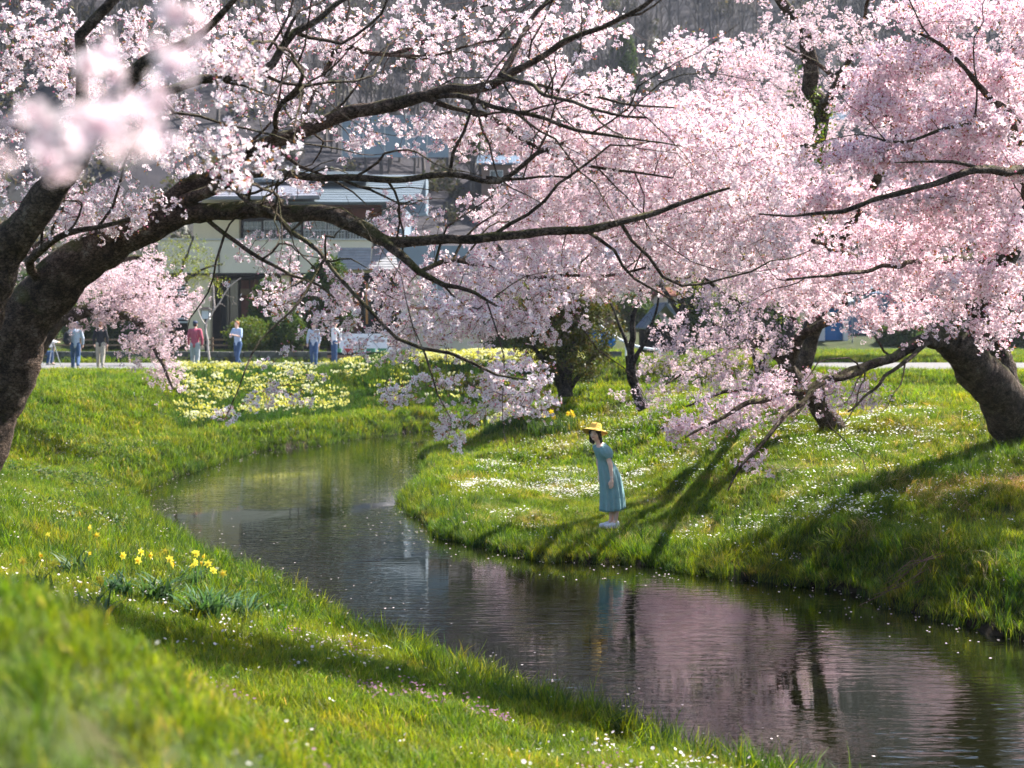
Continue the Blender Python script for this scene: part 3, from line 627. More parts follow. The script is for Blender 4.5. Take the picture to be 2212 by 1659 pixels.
# --- B: low spreading cherry behind the left trunk, by the path
B_limbs = [
 [(40,812,30,60),(70,760,30,52),(105,712,30,44),(150,680,30,34),(200,672,30,28),(245,676,29.8,22),(290,692,29.5,17),(325,738,29.2,13),(350,790,29,9),(372,840,29,5)],
 [(105,712,30,26),(120,640,30,22),(180,590,30,16),(260,560,30,12),(350,560,30,8)],
 [(200,672,30,14),(280,640,30,12),(360,640,30,8),(420,645,30,4)],
 [(290,692,29.5,8),(350,700,29.3,6),(390,730,29.2,4)],
 [(120,640,30,16),(60,560,31,12),(120,500,31,8)],
]
B_blobs = [(250,600,150,55,30,2,190),(300,660,130,45,29.8,1.6,150),(320,740,80,60,29.4,1,70),(360,810,50,40,29.2,.5,24),(120,600,120,60,30.5,2,80),(420,640,30,14,30,.4,8),(230,520,150,40,31,2,60),(200,690,100,20,30,1,20)]
ptree('cherry_tree', 'low spreading pale pink cherry tree beside the path at left, drooping over the grass', 'cherry tree', B_limbs, B_blobs, B_far, sscale=(.75, 1.05), cluster_gap=.25, step=.25, twig_r=(.006, .006), jit=.10)
# --- cherries standing beyond the path, seen through the nearer boughs and mirrored in the river
for i, (xb, Yt, yt, wd, lab) in enumerate([(1180, 64, 330, 330, 'pale cherry tree beyond the path behind the olive-leaved tree'), (1470, 66, 190, 400, 'broad pale cherry tree beyond the path behind the bare tree'),
        (1700, 63, 120, 380, 'tall pale cherry tree beyond the path left of the blue shed'), (2090, 68, 60, 480, 'wide pale cherry tree beyond the path at the right edge')]):
    cy_ = (yt+650)/2; hy = (650-yt)/2; c = int(wd*hy/110)
    ptree('cherry_tree', lab, 'cherry tree', [[(xb,768,Yt,22),(xb+8,700,Yt,18),(xb-4,600,Yt,15),(xb+10,480,Yt,10),(xb,360 if yt < 300 else 420,Yt,5)],[(xb+6,690,Yt,12),(xb+60,600,Yt,9),(xb+120,520,Yt+.5,5)],[(xb+6,690,Yt,12),(xb-60,590,Yt,9),(xb-130,500,Yt-.5,5)]],
          [(xb-wd*.22,cy_+hy*.25,wd*.32,hy*.75,Yt,2.6,c//2),(xb+wd*.22,cy_+hy*.25,wd*.32,hy*.75,Yt,2.6,c//2),(xb,cy_-hy*.3,wd*.3,hy*.7,Yt,2.4,c//2)], B_far, sscale=(1.5, 2.3), cluster_gap=.55, step=.5, twig_r=(.010, .008), jit=.22, bmat=M['bark_far'], group='pale cherry trees beyond the path')
# --- near spray, out of focus, hanging into the top left corner
F_limbs = [[(-420,120,1.9,60),(-250,200,1.7,44),(-60,290,1.5,30),(90,300,1.42,24),(200,280,1.38,18),(330,250,1.34,12)],
           [(-250,200,1.7,34),(-60,160,1.7,24),(120,110,1.7,18),(270,70,1.65,12),(380,80,1.62,8)],
           [(-60,290,1.5,20),(-20,340,1.42,14),(60,350,1.4,8)]]
lp, tw, pts = grow(F_limbs, [(345,235,50,40,1.36,.06,14),(220,275,90,30,1.4,.08,24),(90,310,90,40,1.45,.1,30),(0,360,60,50,1.45,.1,22),(330,80,80,40,1.65,.1,10),(260,125,70,30,1.68,.1,7)], twig_r=(.0012, .003), step=.05, cluster_gap=.07, jit=.015, maxr=.004, clump=1)
base = lp[0][0][0]; root = tag(empty('cherry_branch', tuple(base)), 'out-of-focus blossoming branch close to the lens in the top left corner', 'branch')
for p, r in lp:
    V, F = sweep([(p-base, r*.45)], 8); link('twig', npmesh('twig', V, F, True), M['twig'], root)
V, F = sweep([(p-base, r) for p, r in tw], 5); link('twigs', npmesh('twigs', V, F, True), M['twig'], root)['kind'] = 'stuff'
fm = []
for nf in (4, 5, 6):
    V, F, C = spray(nf, .028, .0185, 0, True, 0); me = npmesh('blossom_cluster', V, F, False, np.array(C)); me.materials.append(M['petal_pink']); fm.append(me)
print('near clusters', len(pts))
for i, p in enumerate(pts[:280]):
    o = link('blossom_cluster', fm[i % 3], None, root, tuple(p-base)); o.rotation_euler = tuple(rng.uniform(0, 6.28, 3))
# ------------------------------------------------------------------ placing on the ground along a line of sight
def G(xd, yd, y0=3.0, y1=70.0):
    Y = np.arange(y0, y1, .05); X = (xd-1106)*Y/FP; Z = CAMZ-(yd-700)*Y/FP; g_ = ground(X, Y)
    k = np.argmax(Z <= np.maximum(g_, 0)); return float(X[k]), float(Y[k]), float(max(g_[k], 0))
# ------------------------------------------------------------------ soft bodies: capsules and ellipsoids fused into one skin
def blob(name, prims, vox, mt, parent, smooth=3, label=None):
    V, F = [], []
    def sph(c, r3, rot=None):
        n0 = len(V); nu, nv = 12, 8
        for j in range(nv+1):
            ph = math.pi*j/nv
            for i in range(nu):
                th = 2*math.pi*i/nu; p = Vector((r3[0]*math.sin(ph)*math.cos(th), r3[1]*math.sin(ph)*math.sin(th), r3[2]*math.cos(ph)))
                if rot is not None: p = rot @ p
                V.append(tuple(Vector(c)+p))
        for j in range(nv):
            for i in range(nu):
                a = n0+j*nu+i; b_ = n0+j*nu+(i+1) % nu; F.append((a, a+nu, b_+nu, b_))
    for pr in prims:
        if pr[0] == 'e': sph(pr[1], pr[2], pr[3] if len(pr) > 3 else None)
        else:
            _, p, q, r0, r1 = pr[:5]; fl = pr[5] if len(pr) > 5 else 1.0
            p, q = Vector(p), Vector(q); n = max(2, int((q-p).length/(min(r0, r1)*.35))+1); n = min(n, 24)
            for k in range(n+1):
                t = k/n; rr = r0+(r1-r0)*t; sph(p+(q-p)*t, (rr, rr*fl, rr))
    me = bpy.data.meshes.new(name); me.from_pydata(V, [], F); me.update()
    o = link(name, me, None, parent)
    r = o.modifiers.new('r', 'REMESH'); r.mode = 'VOXEL'; r.voxel_size = vox; r.use_smooth_shade = True
    s = o.modifiers.new('s', 'SMOOTH'); s.iterations = smooth; s.factor = .6
    return o, mt
PENDING = []
def body(*a, **k):
    o, mt = blob(*a, **k); PENDING.append((o, mt)); return o
def settle():
    bpy.context.view_layer.update(); dg = bpy.context.evaluated_depsgraph_get()
    new = [(o, bpy.data.meshes.new_from_object(o.evaluated_get(dg)), mt) for o, mt in PENDING]
    for o, me, mt in new:
        o.modifiers.clear(); o.data = me; me.materials.clear(); me.materials.append(mt)
        me.polygons.foreach_set('use_smooth', [True]*len(me.polygons)); me.update()
    PENDING.clear()
M['skin'] = plain('skin', (.76, .49, .38), .5, .06, 8, .03, spec=.4)
M['hair'] = plain('dark_hair', (.022, .014, .013), .45, .4, 30, .3, spec=.5)
M['red_hair'] = plain('auburn_hair', (.28, .10, .035), .55, .3, 30, .2)
M['dress'] = plain('sage_blue_cotton', (.21, .35, .36), .85, .07, 14, .25, spec=.2, bscale=160)
M['straw'] = plain('yellow_straw', (.80, .50, .10), .8, .10, 60, .5, spec=.2, bscale=240)
M['white_shoe'] = plain('white_canvas', (.78, .78, .80), .7, .05, 20, .1)
M['lips'] = plain('lips', (.45, .09, .09), .4, .1, 20, 0); M['eye'] = plain('eye_dark', (.02, .015, .015), .2, .1, 20, 0, spec=.6)
M['denim'] = plain('denim', (.045, .085, .17), .85, .25, 14, .2); M['pale_denim'] = plain('pale_grey_trousers', (.36, .38, .40), .85, .15, 10, .2)
M['khaki'] = plain('khaki_trousers', (.32, .29, .23), .85, .15, 10, .2); M['black'] = plain('black_cloth', (.018, .018, .022), .8, .3, 10, .2)
M['pink'] = plain('rose_shirt', (.46, .10, .15), .85, .12, 10, .2); M['bluegrey'] = plain('grey_blue_shirt', (.40, .44, .52), .85, .12, 10, .2)
M['white_cloth'] = plain('white_cloth', (.72, .72, .74), .85, .06, 10, .15); M['skyblue'] = plain('light_blue_shirt', (.36, .45, .62), .85, .1, 10, .2)
M['navy'] = plain('navy_cap', (.02, .035, .08), .7, .2, 10, .1)
# ------------------------------------------------------------------ the woman in the yellow hat
wx_, wy_ = D(1325, 1140, 21.8)[0], 21.8
wz_ = gz(wx_, wy_)+.055
W = tag(empty('person', (wx_, wy_, wz_)), 'woman in sage blue dress and wide yellow straw hat leaning forward on the bank', 'person')
# local axes: x to the picture's right, y away, z up; she faces left and a little to the camera
HC = Vector((-.285, -.05, 1.435))
fd = Vector((-.42, -.90, -.06)).normalized(); hr = fd.cross(Vector((0, 0, 1))).normalized(); up = hr.cross(fd)
hm = Matrix((hr, fd, up)).transposed()       # columns: right, forward, up
def hp(a, b_, c): return tuple(HC+hr*a+fd*b_+up*c)
fing = []
hx, hy, hz = -.045, -.225, .715
for i, (dx, dy, L_) in enumerate([(-.026, -.006, .066), (-.009, -.010, .074), (.009, -.008, .070), (.025, -.002, .056)]):
    a = (hx+dx, hy+dy, hz-.030); b_ = (hx+dx*1.1-.004, hy+dy-.004, hz-.030-L_*.55); c = (hx+dx*1.05-.012, hy+dy+.006, hz-.030-L_)
    fing += [('c', a, b_, .0095, .0085), ('c', b_, c, .0085, .0068)]
fing += [('c', (hx-.026, hy-.01, hz+.01), (hx-.046, hy-.022, hz-.018), .0105, .009), ('c', (hx-.046, hy-.022, hz-.018), (hx-.046, hy-.024, hz-.048), .009, .007)]
sk = [('e', HC, (.070, .088, .098), hm), ('e', hp(0, .022, -.045), (.050, .060, .060), hm), ('e', hp(0, .088, -.012), (.011, .014, .020), hm), ('e', hp(0, .060, -.078), (.022, .022, .018), hm),
      ('e', hp(-.032, .058, -.030), (.022, .022, .022), hm), ('e', hp(.032, .058, -.030), (.022, .022, .022), hm),
      ('c', (-.270, -.02, 1.37), (-.205, .0, 1.255), .046, .052), ('c', (-.19, -.0, 1.22), (-.15, .0, 1.10), .085, .095, .8), ('c', (-.15, 0, 1.1), (-.06, .0, .85), .09, .10, .85),
      ('c', (-.225, -.10, 1.235), (-.135, -.15, 1.20), .05, .05), ('c', (-.135, -.15, 1.20), (-.06, -.215, .97), .044, .037), ('c', (-.06, -.215, .97), (-.042, -.228, .775), .036, .023), ('c', (-.042, -.228, .775), (hx, hy, hz), .022, .028),
      ('e', (hx, hy, hz-.005), (.036, .020, .042)),
      ('c', (-.21, .10, 1.235), (-.20, .17, 1.17), .05, .045), ('c', (-.20, .17, 1.17), (-.22, .19, .98), .041, .036), ('c', (-.22, .19, .98), (-.20, .14, .78), .035, .023), ('e', (-.20, .13, .72), (.030, .022, .050)),
      ('c', (-.05, -.06, .84), (.03, -.05, .48), .065, .058), ('c', (.03, -.05, .48), (.045, -.05, .33), .054, .056), ('c', (.045, -.05, .33), (.03, -.04, .09), .056, .034), ('c', (.03, -.04, .09), (-.02, -.06, .05), .035, .03),
      ('c', (-.06, .06, .84), (-.02, .06, .48), .065, .058), ('c', (-.02, .06, .48), (-.015, .05, .33), .052, .054), ('c', (-.015, .05, .33), (-.03, .05, .10), .054, .034), ('c', (-.03, .05, .10), (-.07, .03, .05), .034, .03)] + fing
body('body', sk, .0085, M['skin'], W, smooth=2)
# hair: bob
hv = [('e', hp(0, -.022, .018), (.088, .098, .100), hm)]
for a, b_, c, r in [(-.080, -.01, -.03, .026), (-.086, -.02, -.08, .026), (-.090, -.03, -.125, .022), (.080, -.01, -.03, .026), (.086, -.02, -.08, .026), (.092, -.03, -.12, .022), (0, -.085, -.05, .05), (-.05, -.075, -.10, .04), (.05, -.075, -.10, .04), (.06, -.06, -.14, .03), (-.06, -.06, -.145, .03), (-.055, .055, .062, .024), (.045, .055, .066, .026), (-.01, .060, .075, .026), (-.075, .030, .02, .022), (.075, .030, .02, .022)]:
    hv.append(('e', hp(a, b_, c), (r, r, r*1.3), hm))
body('hair', hv, .009, M['hair'], W, smooth=1)
for s in (-1, 1):
    e = MB(); c = Vector(hp(s*.031, .076, .004)); e.hexa([tuple(c+hr*a+fd*b_+up*d) for a, b_, d in [(-.014,-.012,-.004),(.014,-.012,-.004),(.013,.006,-.003),(-.013,.006,-.003),(-.014,-.012,.005),(.014,-.012,.005),(.012,.004,.004),(-.012,.004,.004)]]).build('eye', M['eye'], W)
    e = MB(); c = Vector(hp(s*.032, .080, .026)); e.hexa([tuple(c+hr*a+fd*b_+up*d) for a, b_, d in [(-.017,-.014,-.002),(.017,-.014,-.002),(.015,.002,-.001),(-.015,.002,-.001),(-.017,-.014,.003),(.017,-.014,.003),(.015,.002,.003),(-.015,.002,.003)]]).build('eyebrow', M['hair'], W)
e = MB(); c = Vector(hp(0, .083, -.050)); e.hexa([tuple(c+hr*a+fd*b_+up*d) for a, b_, d in [(-.021,-.014,-.004),(.021,-.014,-.004),(.013,.005,-.004),(-.013,.005,-.004),(-.022,-.014,.005),(.022,-.014,.005),(.012,.004,.005),(-.012,.004,.005)]]).build('mouth', M['lips'], W)
# hat: crown and brim, tipped back
def lathe_local(prof, seg, fr, wav=0):
    c0, r_, f_, u_ = fr; V, F = [], []
    for j, (r, z) in enumerate(prof):
        for i in range(seg):
            a = 2*math.pi*i/seg; zz = z+wav*(r/.19)**2*math.sin(2*a+.6)
            V.append(tuple(c0+r_*(r*math.cos(a))+f_*(r*math.sin(a))+u_*zz))
    for j in range(len(prof)-1):
        for i in range(seg):
            a = j*seg+i; b_ = j*seg+(i+1) % seg; F.append((a, b_, b_+seg, a+seg))
    return V, F
ht = Matrix.Rotation(R(22), 3, hr); uu = ht @ up; ff = ht @ fd
V, F = lathe_local([(.086,-.012),(.115,-.018),(.160,-.034),(.200,-.058),(.202,-.055),(.160,-.029),(.115,-.012),(.091,.002),(.088,.045),(.078,.078),(.055,.092),(.025,.093),(.002,.088)], 40, (HC+up*.070-fd*.020, hr, ff, uu), .012)
me = bpy.data.meshes.new('hat'); me.from_pydata(V, [], F); me.polygons.foreach_set('use_smooth', [True]*len(F)); link('hat', me, M['straw'], W)
V, F = lathe_local([(.0905,.004),(.0935,.006),(.0920,.020),(.0890,.022)], 40, (HC+up*.070-fd*.020, hr, ff, uu))
me = bpy.data.meshes.new('hat_band'); me.from_pydata(V, [], F); link('hat_band', me, plain('hat_band', (.80, .60, .16), .8, .1, 60, .2), W)
# dress: bodice and pleated skirt as one lofted cloth
rings = [(1.262,-.205,-.0,.085,.100,0),(1.245,-.203,-.0,.115,.140,0),(1.22,-.192,-.0,.128,.165,0),(1.17,-.175,0,.128,.165,.002),(1.10,-.155,0,.122,.150,.003),(1.03,-.135,0,.112,.130,.003),(1.00,-.125,0,.112,.128,.003),(.97,-.115,0,.120,.135,.005),(.90,-.085,0,.142,.160,.008),(.80,-.055,.0,.155,.180,.010),(.68,-.035,0,.162,.195,.013),(.55,-.022,0,.168,.205,.016),(.42,-.014,0,.172,.215,.019),(.30,-.012,0,.175,.222,.022),(.262,-.012,0,.176,.224,.023)]
V, F = [], []; ns = 96
for z, cx, cy_, rx, ry, pl in rings:
    for i in range(ns):
        a = 2*math.pi*i/ns; f = 1+pl/.17*(.8*math.sin(a*11+z*1.5)+.7*math.sin(a*6+1.3+z*2)); zz = z+(.022*math.cos(a) if z < .5 else 0)+(.03*max(0, math.cos(a)) if z > 1.25 else 0)
        V.append((cx+rx*f*math.cos(a), cy_+ry*f*math.sin(a), zz))
for j in range(len(rings)-1):
    for i in range(ns): a = j*ns+i; b_ = j*ns+(i+1) % ns; F.append((a, a+ns, b_+ns, b_))
me = bpy.data.meshes.new('dress'); me.from_pydata(V, [], F); me.polygons.foreach_set('use_smooth', [True]*len(F)); o = link('dress', me, M['dress'], W)
md = o.modifiers.new('t', 'SOLIDIFY'); md.thickness = .004
for s in (-1, 1):
    c = Vector((-.105, -.195, 1.15)) if s < 0 else Vector((-.215, .175, 1.155)); tp = Vector((-.155, -.125, 1.235)) if s < 0 else Vector((-.19, .13, 1.235))
    V, F = [], []; n_ = 36
    ax = (c+Vector((0, 0, -.07))-tp).normalized(); u = Vector((0, 1, 0)).cross(ax).normalized(); v_ = ax.cross(u)
    for t, r in [(-.12,.03),(.0,.066),(.2,.086),(.45,.098),(.68,.090),(.85,.066),(.93,.054),(1.0,.056)]:
        q = tp+(c+Vector((.03, 0, -.09))-tp)*t
        for i in range(n_):
            a = 2*math.pi*i/n_; rr = r*(1+.07*math.sin(9*a+t*2)*(1 if t < .9 else .3)); V.append(tuple(q+u*rr*math.cos(a)+v_*rr*math.sin(a)))
    for j in range(7):
        for i in range(n_): a = j*n_+i; b_ = j*n_+(i+1) % n_; F.append((a, b_, b_+n_, a+n_))
    me = bpy.data.meshes.new('sleeve'); me.from_pydata(V, [], F); me.polygons.foreach_set('use_smooth', [True]*len(F)); o = link('sleeve', me, M['dress'], W)
    o.modifiers.new('t', 'SOLIDIFY').thickness = .003
# bracelet, shoes
V, F = lathe_local([(.026,-.004),(.030,0),(.026,.004),(.024,0),(.026,-.004)], 20, (Vector((-.043, -.227, .79)), Vector((1,0,0)), Vector((0,1,0)), Vector((0,0,1))))
me = bpy.data.meshes.new('bracelet'); me.from_pydata(V, [], F); link('bracelet', me, M['white_cloth'], W)
for (x, y) in ((.02, -.05), (-.045, .045)):
    body('shoe', [('c', (x+.03, y+.012, .045), (x-.06, y-.03, .040), .040, .040, .85), ('c', (x-.06, y-.03, .036), (x-.145, y-.065, .030), .038, .030), ('e', (x+.03, y+.01, .07), (.036, .036, .035)), ('c', (x+.04, y+.015, .014), (x-.15, y-.068, .014), .030, .028)], .008, M['white_shoe'], W, smooth=2)
# ------------------------------------------------------------------ people on the path
def person(xd, Y, label, yaw, top, legs, hairm, arms='down', stride=0.0, cap=None, h=1.0, group=None, seated=False, sleeve=None, hang=0):
    X = (xd-1106)*Y/FP; zg = max(gz(X, Y), 1.612 if 48.6 < Y < 61 else 0)
    t = tag(empty('person', (X, Y, zg), R(yaw)), label, 'person', group); t.scale = (h, h, h)
    # faces +y
    if not seated:
        hipz = .90; s = stride
        kn = [(-.10, .16*s, .50), (.10, -.02*s, .49)]; an = [(-.11, .24*s, .09), (.11, -.30*s, .11+.10*s)]
        lean = .05*s
    else:
        hipz = .50; kn = [(-.11, .42, .50), (.12, .40, .49)]; an = [(-.10, .40, .09), (.13, .28, .09)]; lean = .14
    hip = [(-.085, 0, hipz), (.085, 0, hipz)]
    tz = hipz+.08; ch = (0, lean, tz+.36); nk = (0, lean+.01, tz+.52); hd = (0, lean+.03, tz+.66)
    sh = [(-.175, lean, tz+.45), (.175, lean, tz+.45)]
    A = {'down': ((-.25, lean-.02, tz+.18), (-.24, lean+.05, tz-.06)), 'swing': ((-.25, lean+.10, tz+.20), (-.22, lean+.26, tz+.02)),
         'front': ((-.25, lean+.08, tz+.20), (-.08, lean+.30, tz+.26)), 'reach': ((-.22, lean+.24, tz+.36), (-.12, lean+.50, tz+.34)), 'up': ((-.26, lean+.16, tz+.30), (-.10, lean+.26, tz+.50))}
    aL = A[arms]; aR = A['down'] if arms in ('swing',) else A[arms]; aR = [(-p[0], p[1], p[2]) for p in aR]
    sk = [('e', hd, (.078, .096, .115)), ('e', (hd[0], hd[1]+.095, hd[2]-.015), (.013, .018, .020)), ('c', nk, hd, .055, .055), ('c', (0, 0, tz), ch, .13, .14, .72), ('c', ch, nk, .13, .06, .8)]
    for k, ar in ((0, aL), (1, aR)):
        sx = -1 if k == 0 else 1; wv = Vector(ar[1]); dv = (wv-Vector(ar[0])).normalized(); hb = wv+dv*.05
        sk += [('c', sh[k], ar[0], .052, .042), ('c', ar[0], ar[1], .040, .027), ('e', hb, (.030, .032, .045)), ('c', hb, hb+dv*.07+Vector((0, .012, -.01)), .020, .014), ('c', hb, hb+dv*.04+Vector((-sx*.035, .01, 0)), .013, .010)]
    for k in (0, 1): sk += [('c', hip[k], kn[k], .085, .058), ('c', kn[k], an[k], .056, .036), ('c', an[k], (an[k][0], an[k][1]+.10, .045+.3*(an[k][2]-.09)), .035, .035)]
    body('body', sk, .022, M['skin'], t, smooth=1)
    tp = [('c', (0, 0, tz-.04), (0, lean*.5, tz+.12), .150, .145, .76), ('c', (0, lean*.5, tz+.12), ch, .145, .160, .76), ('c', (-.13, lean, tz+.44), (.13, lean, tz+.44), .072, .072), ('c', ch, (0, lean, tz+.48), .14, .075, .8)]
    for k, ar in ((0, aL), (1, aR)):
        tp += [('c', sh[k], ar[0], .068, .058)]
        e_ = Vector(ar[0])+(Vector(ar[1])-Vector(ar[0]))*(.85 if sleeve is None else sleeve)
        if sleeve != 0: tp += [('c', ar[0], e_, .058, .044)]
    body('shirt', tp, .022, top, t, smooth=2)
    lg = [('c', (-.05, 0, hipz+.04), (.05, 0, hipz+.04), .125, .125, .85)]
    for k in (0, 1): lg += [('c', hip[k], kn[k], .105, .080), ('c', kn[k], (an[k][0], an[k][1], an[k][2]+.02), .078, .062)]
    body('trousers', lg, .022, legs, t, smooth=2)
    for k in (0, 1):
        dz = .3*(an[k][2]-.09); body('shoe', [('c', (an[k][0], an[k][1]-.03, an[k][2]-.045), (an[k][0]*1.1, an[k][1]+.13, .04+dz), .042, .036)], .018, M['khaki'] if k % 2 else M['khaki'], t, smooth=1)
    if cap is None: body('hair', [('e', (hd[0], hd[1]-.018, hd[2]+.03), (.088, .100, .100)), ('e', (hd[0], hd[1]-.055, hd[2]-.03), (.072, .055, .08))], .02, hairm, t, smooth=1)
    else:
        body('hair', [('e', (hd[0], hd[1]-.03, hd[2]-.01), (.082, .085, .085))], .02, hairm, t, smooth=1)
        body('cap', [('e', (hd[0], hd[1]-.005, hd[2]+.055), (.092, .106, .075)), ('c', (hd[0], hd[1]+.08, hd[2]+.045), (hd[0], hd[1]+.15, hd[2]+.03), .05, .04, 1)], .018, cap, t, smooth=1)
    return t, X, zg
PG = 'people strolling on the path'
person(163, 49.6, 'man in navy cap and grey shirt walking away with backpack', 12, M['bluegrey'], M['denim'], M['hair'], 'swing', 1.0, M['navy'], .99, PG)
person(217, 52.2, 'person in black jacket and khaki trousers walking away right of the backpack', 4, M['black'], M['khaki'], M['red_hair'], 'down', .5, None, .98, PG)
person(421, 49.2, 'man in rose pink shirt, dark cap and pale grey trousers', -6, M['pink'], M['pale_denim'], M['hair'], 'down', .35, M['navy'], 1.0, PG)
person(514, 53.0, 'auburn-haired person in a light blue shirt and jeans behind the yellow flowers', 150, M['skyblue'], M['denim'], M['red_hair'], 'front', .8, None, 1.0, PG, sleeve=0)
person(722, 55.5, 'man in a white shirt with raised hands standing by the long dark bench', -60, M['white_cloth'], M['denim'], M['hair'], 'up', 0, None, 1.0, PG)
person(678, 54.2, 'person in grey top and dark jeans left of the man in white', 170, M['bluegrey'], M['denim'], M['hair'], 'down', .4, None, .97, PG)
person(88, 57.0, 'painter with auburn hair and white sleeves sitting at an easel', -80, M['white_cloth'], M['denim'], M['red_hair'], 'reach', 0, None, 1.0, None, seated=True)
# backpack, stool, easel, bag
X, zb = (150-1106)*49.6/FP, 1.612
bp_ = tag(empty('backpack', (X-.02, 49.42, zb+1.0)), 'black backpack slung on the back of the man in the navy cap', 'backpack')
body('bag', [('e', (0, 0, .16), (.15, .10, .24)), ('e', (0, -.08, .06), (.11, .06, .11))], .02, M['black'], bp_)
for s in (-1, 1): MB().bar((s*.09, .07, .36), (s*.11+.14, .20, .30), .014).build('strap', M['black'], bp_)
M['grey_metal'] = plain('grey_metal', (.32, .33, .35), .5, .15, 12, .1, metal=.4); M['wood'] = plain('weathered_wood', (.20, .13, .08), .8, .3, 12, .3); M['dark_wood'] = plain('dark_wood', (.035, .024, .02), .75, .35, 12, .2)
X = (86-1106)*57/FP
st_ = tag(empty('stool', (X, 57, 1.612)), 'small folding stool under the seated painter', 'stool')
MB().box(-.17, .17, -.15, .15, .40, .43).build('seat', M['black'], st_)
for a, b_ in ((-1, -1), (1, -1), (-1, 1), (1, 1)): MB().bar((a*.15, b_*.13, .40), (-a*.15, b_*.13, 0), .012).build('leg', M['grey_metal'], st_)
X = (114-1106)*57/FP
ez = tag(empty('easel', (X, 57, 1.612)), 'grey easel with a small board in front of the seated painter', 'easel')
for p, q in (((0, 0, 1.0), (-.05, -.30, 0)), ((0, 0, 1.0), (-.05, .30, 0)), ((0, 0, 1.0), (.32, 0, 0))): MB().bar(p, q, .018).build('leg', M['grey_metal'], ez)
MB().hexa([(-.09,-.2,.72),(-.06,-.2,.72),(-.06,.2,.72),(-.09,.2,.72),(-.03,-.2,1.02),(0,-.2,1.02),(0,.2,1.02),(-.03,.2,1.02)]).build('board', M['white_cloth'], ez)
X = (62-1106)*56/FP
bg_ = tag(empty('bag', (X, 56, 1.612)), 'dark bag lying on the path behind the painter', 'bag')
body('sack', [('e', (0, 0, .12), (.20, .14, .13)), ('e', (-.18, 0, .10), (.10, .1, .10))], .03, M['black'], bg_); MB().bar((-.12, 0, .22), (.05, 0, .30), .015).bar((.05, 0, .30), (.15, 0, .20), .015).build('handle', M['black'], bg_)
settle()
# ------------------------------------------------------------------ the inn behind the path
M['plaster'] = plain('beige_plaster', (.70, .57, .36), .9, .10, .8, .1, bscale=30); M['plaster_white'] = plain('off_white_plaster', (.70, .61, .47), .9, .08, .7, .1, bscale=30)
M['teal_roof'] = plain('blue_green_metal_roof', (.10, .125, .145), .45, .14, 1.2, .1, spec=.5); M['lilac_roof'] = plain('grey_metal_roof', (.20, .20, .235), .45, .12, 1.2, .1, spec=.5)
M['dark'] = plain('dark_timber', (.018, .013, .012), .7, .4, 3, .1); M['redwood'] = plain('red_brown_timber', (.14, .045, .03), .7, .3, 3, .15)
M['lattice'] = plain('pale_lattice', (.55, .53, .50), .7, .1, 5, .05); M['slategrey'] = plain('slate_grey_siding', (.16, .20, .24), .75, .12, 2, .1)
M['tile'] = plain('grey_shingle', (.30, .29, .30), .8, .2, 3, .2); M['paleblue'] = plain('pale_blue_siding', (.22, .27, .31), .7, .08, 1, .1)
m, n, L, b = mat('window_glass'); b.inputs['Base Color'].default_value = (.02, .025, .03, 1); b.inputs['Roughness'].default_value = .06; b.inputs['Specular IOR Level'].default_value = .8; M['glass'] = m
YI = 80.0
inn = tag(empty('inn_building', tuple(D(690, 764, YI))), 'large beige inn with blue-green metal roofs and dark latticed windows behind the path', 'building')
ox, oy, oz = inn.location
def fx(x): return (x-1106)*YI/FP-ox
def fz(y): return CAMZ-(y-700)*YI/FP-oz
def wb(x0, y0, x1, y1, f, bk, name, mt, parent=inn, bev=0):
    'a block seen as x0..x1, y0..y1 from front f to back bk (metres from the main front)'
    return MB().box(fx(x0), fx(x1), f, bk, fz(y1), fz(y0)).build(name, mt, parent, bev)
wb(412, 436, 512, 519, .6, 9, 'wall', M['plaster']); wb(822, 447, 872, 532, .6, 9, 'wall', M['slategrey']); wb(512.5, 440, 821.5, 524, 1.2, 9, 'wall', M['dark'])
wb(344, 519.5, 803, 590, -.35, 1.15, 'wall', M['plaster_white']); wb(803.4, 529, 1040, 574, .9, 8.6, 'wall', M['paleblue']); wb(340, 592, 1040, 770, 2.4, 9, 'wall', M['dark'])
wb(342, 516.5, 806, 519.2, -.45, .55, 'cornice', M['lattice']); wb(342, 590.3, 872, 595, -.30, .9, 'beam', M['dark'])
wb(407, 595.3, 455, 770, -.1, .5, 'pillar', M['plaster']); wb(608, 595.3, 626, 770, -.1, .4, 'pillar', M['plaster']); wb(340, 640, 357, 770, 0, .5, 'pillar', M['plaster']); wb(866, 574.5, 884, 770, .2, .6, 'pillar', M['plaster_white'])
# floor joints and drainpipes on the parapet
for x in (475, 628, 646): wb(x, 540, x+2.2, 589.5, -.42, -.36, 'drainpipe', M['dark'])
# window band of the upper floor: each window a dark pane with a pale lattice
for i, (x0, x1, y0, y1) in enumerate([(516,560,474,516),(563,604,474,516),(608,646,474,516),(650,700,474,516),(703,742,474,516),(745,782,474,516),(785,819,466,516)]):
    w_ = wb(x0, y0, x1, y1, 1.08, 1.16, 'window', M['glass'])
    f = MB(); a, c, e, g_ = fx(x0), fx(x1), fz(y1), fz(y0)
    f.box(a, a+.05, 1.0, 1.075, e, g_).box(c-.05, c, 1.0, 1.075, e, g_).box(a+.052, c-.052, 1.0, 1.075, g_-.05, g_).box(a+.052, c-.052, 1.0, 1.075, e, e+.05); f.build('frame', M['lattice'] if i in (1, 3, 4, 6) else M['dark_wood'], w_)
    lt = MB(); nb = 6 if i in (1, 6) else 4
    for k in range(1, nb): xx = a+(c-a)*k/nb; lt.box(xx-.015, xx+.015, 1.02, 1.05, e+.052, g_-.052)
    if i != 2:
        for k in (1, 2): zz = e+(g_-e)*k/3; lt.box(a+.052, c-.052, .995, 1.015, zz-.012, zz+.012)
    lt.build('lattice', M['lattice'], w_)
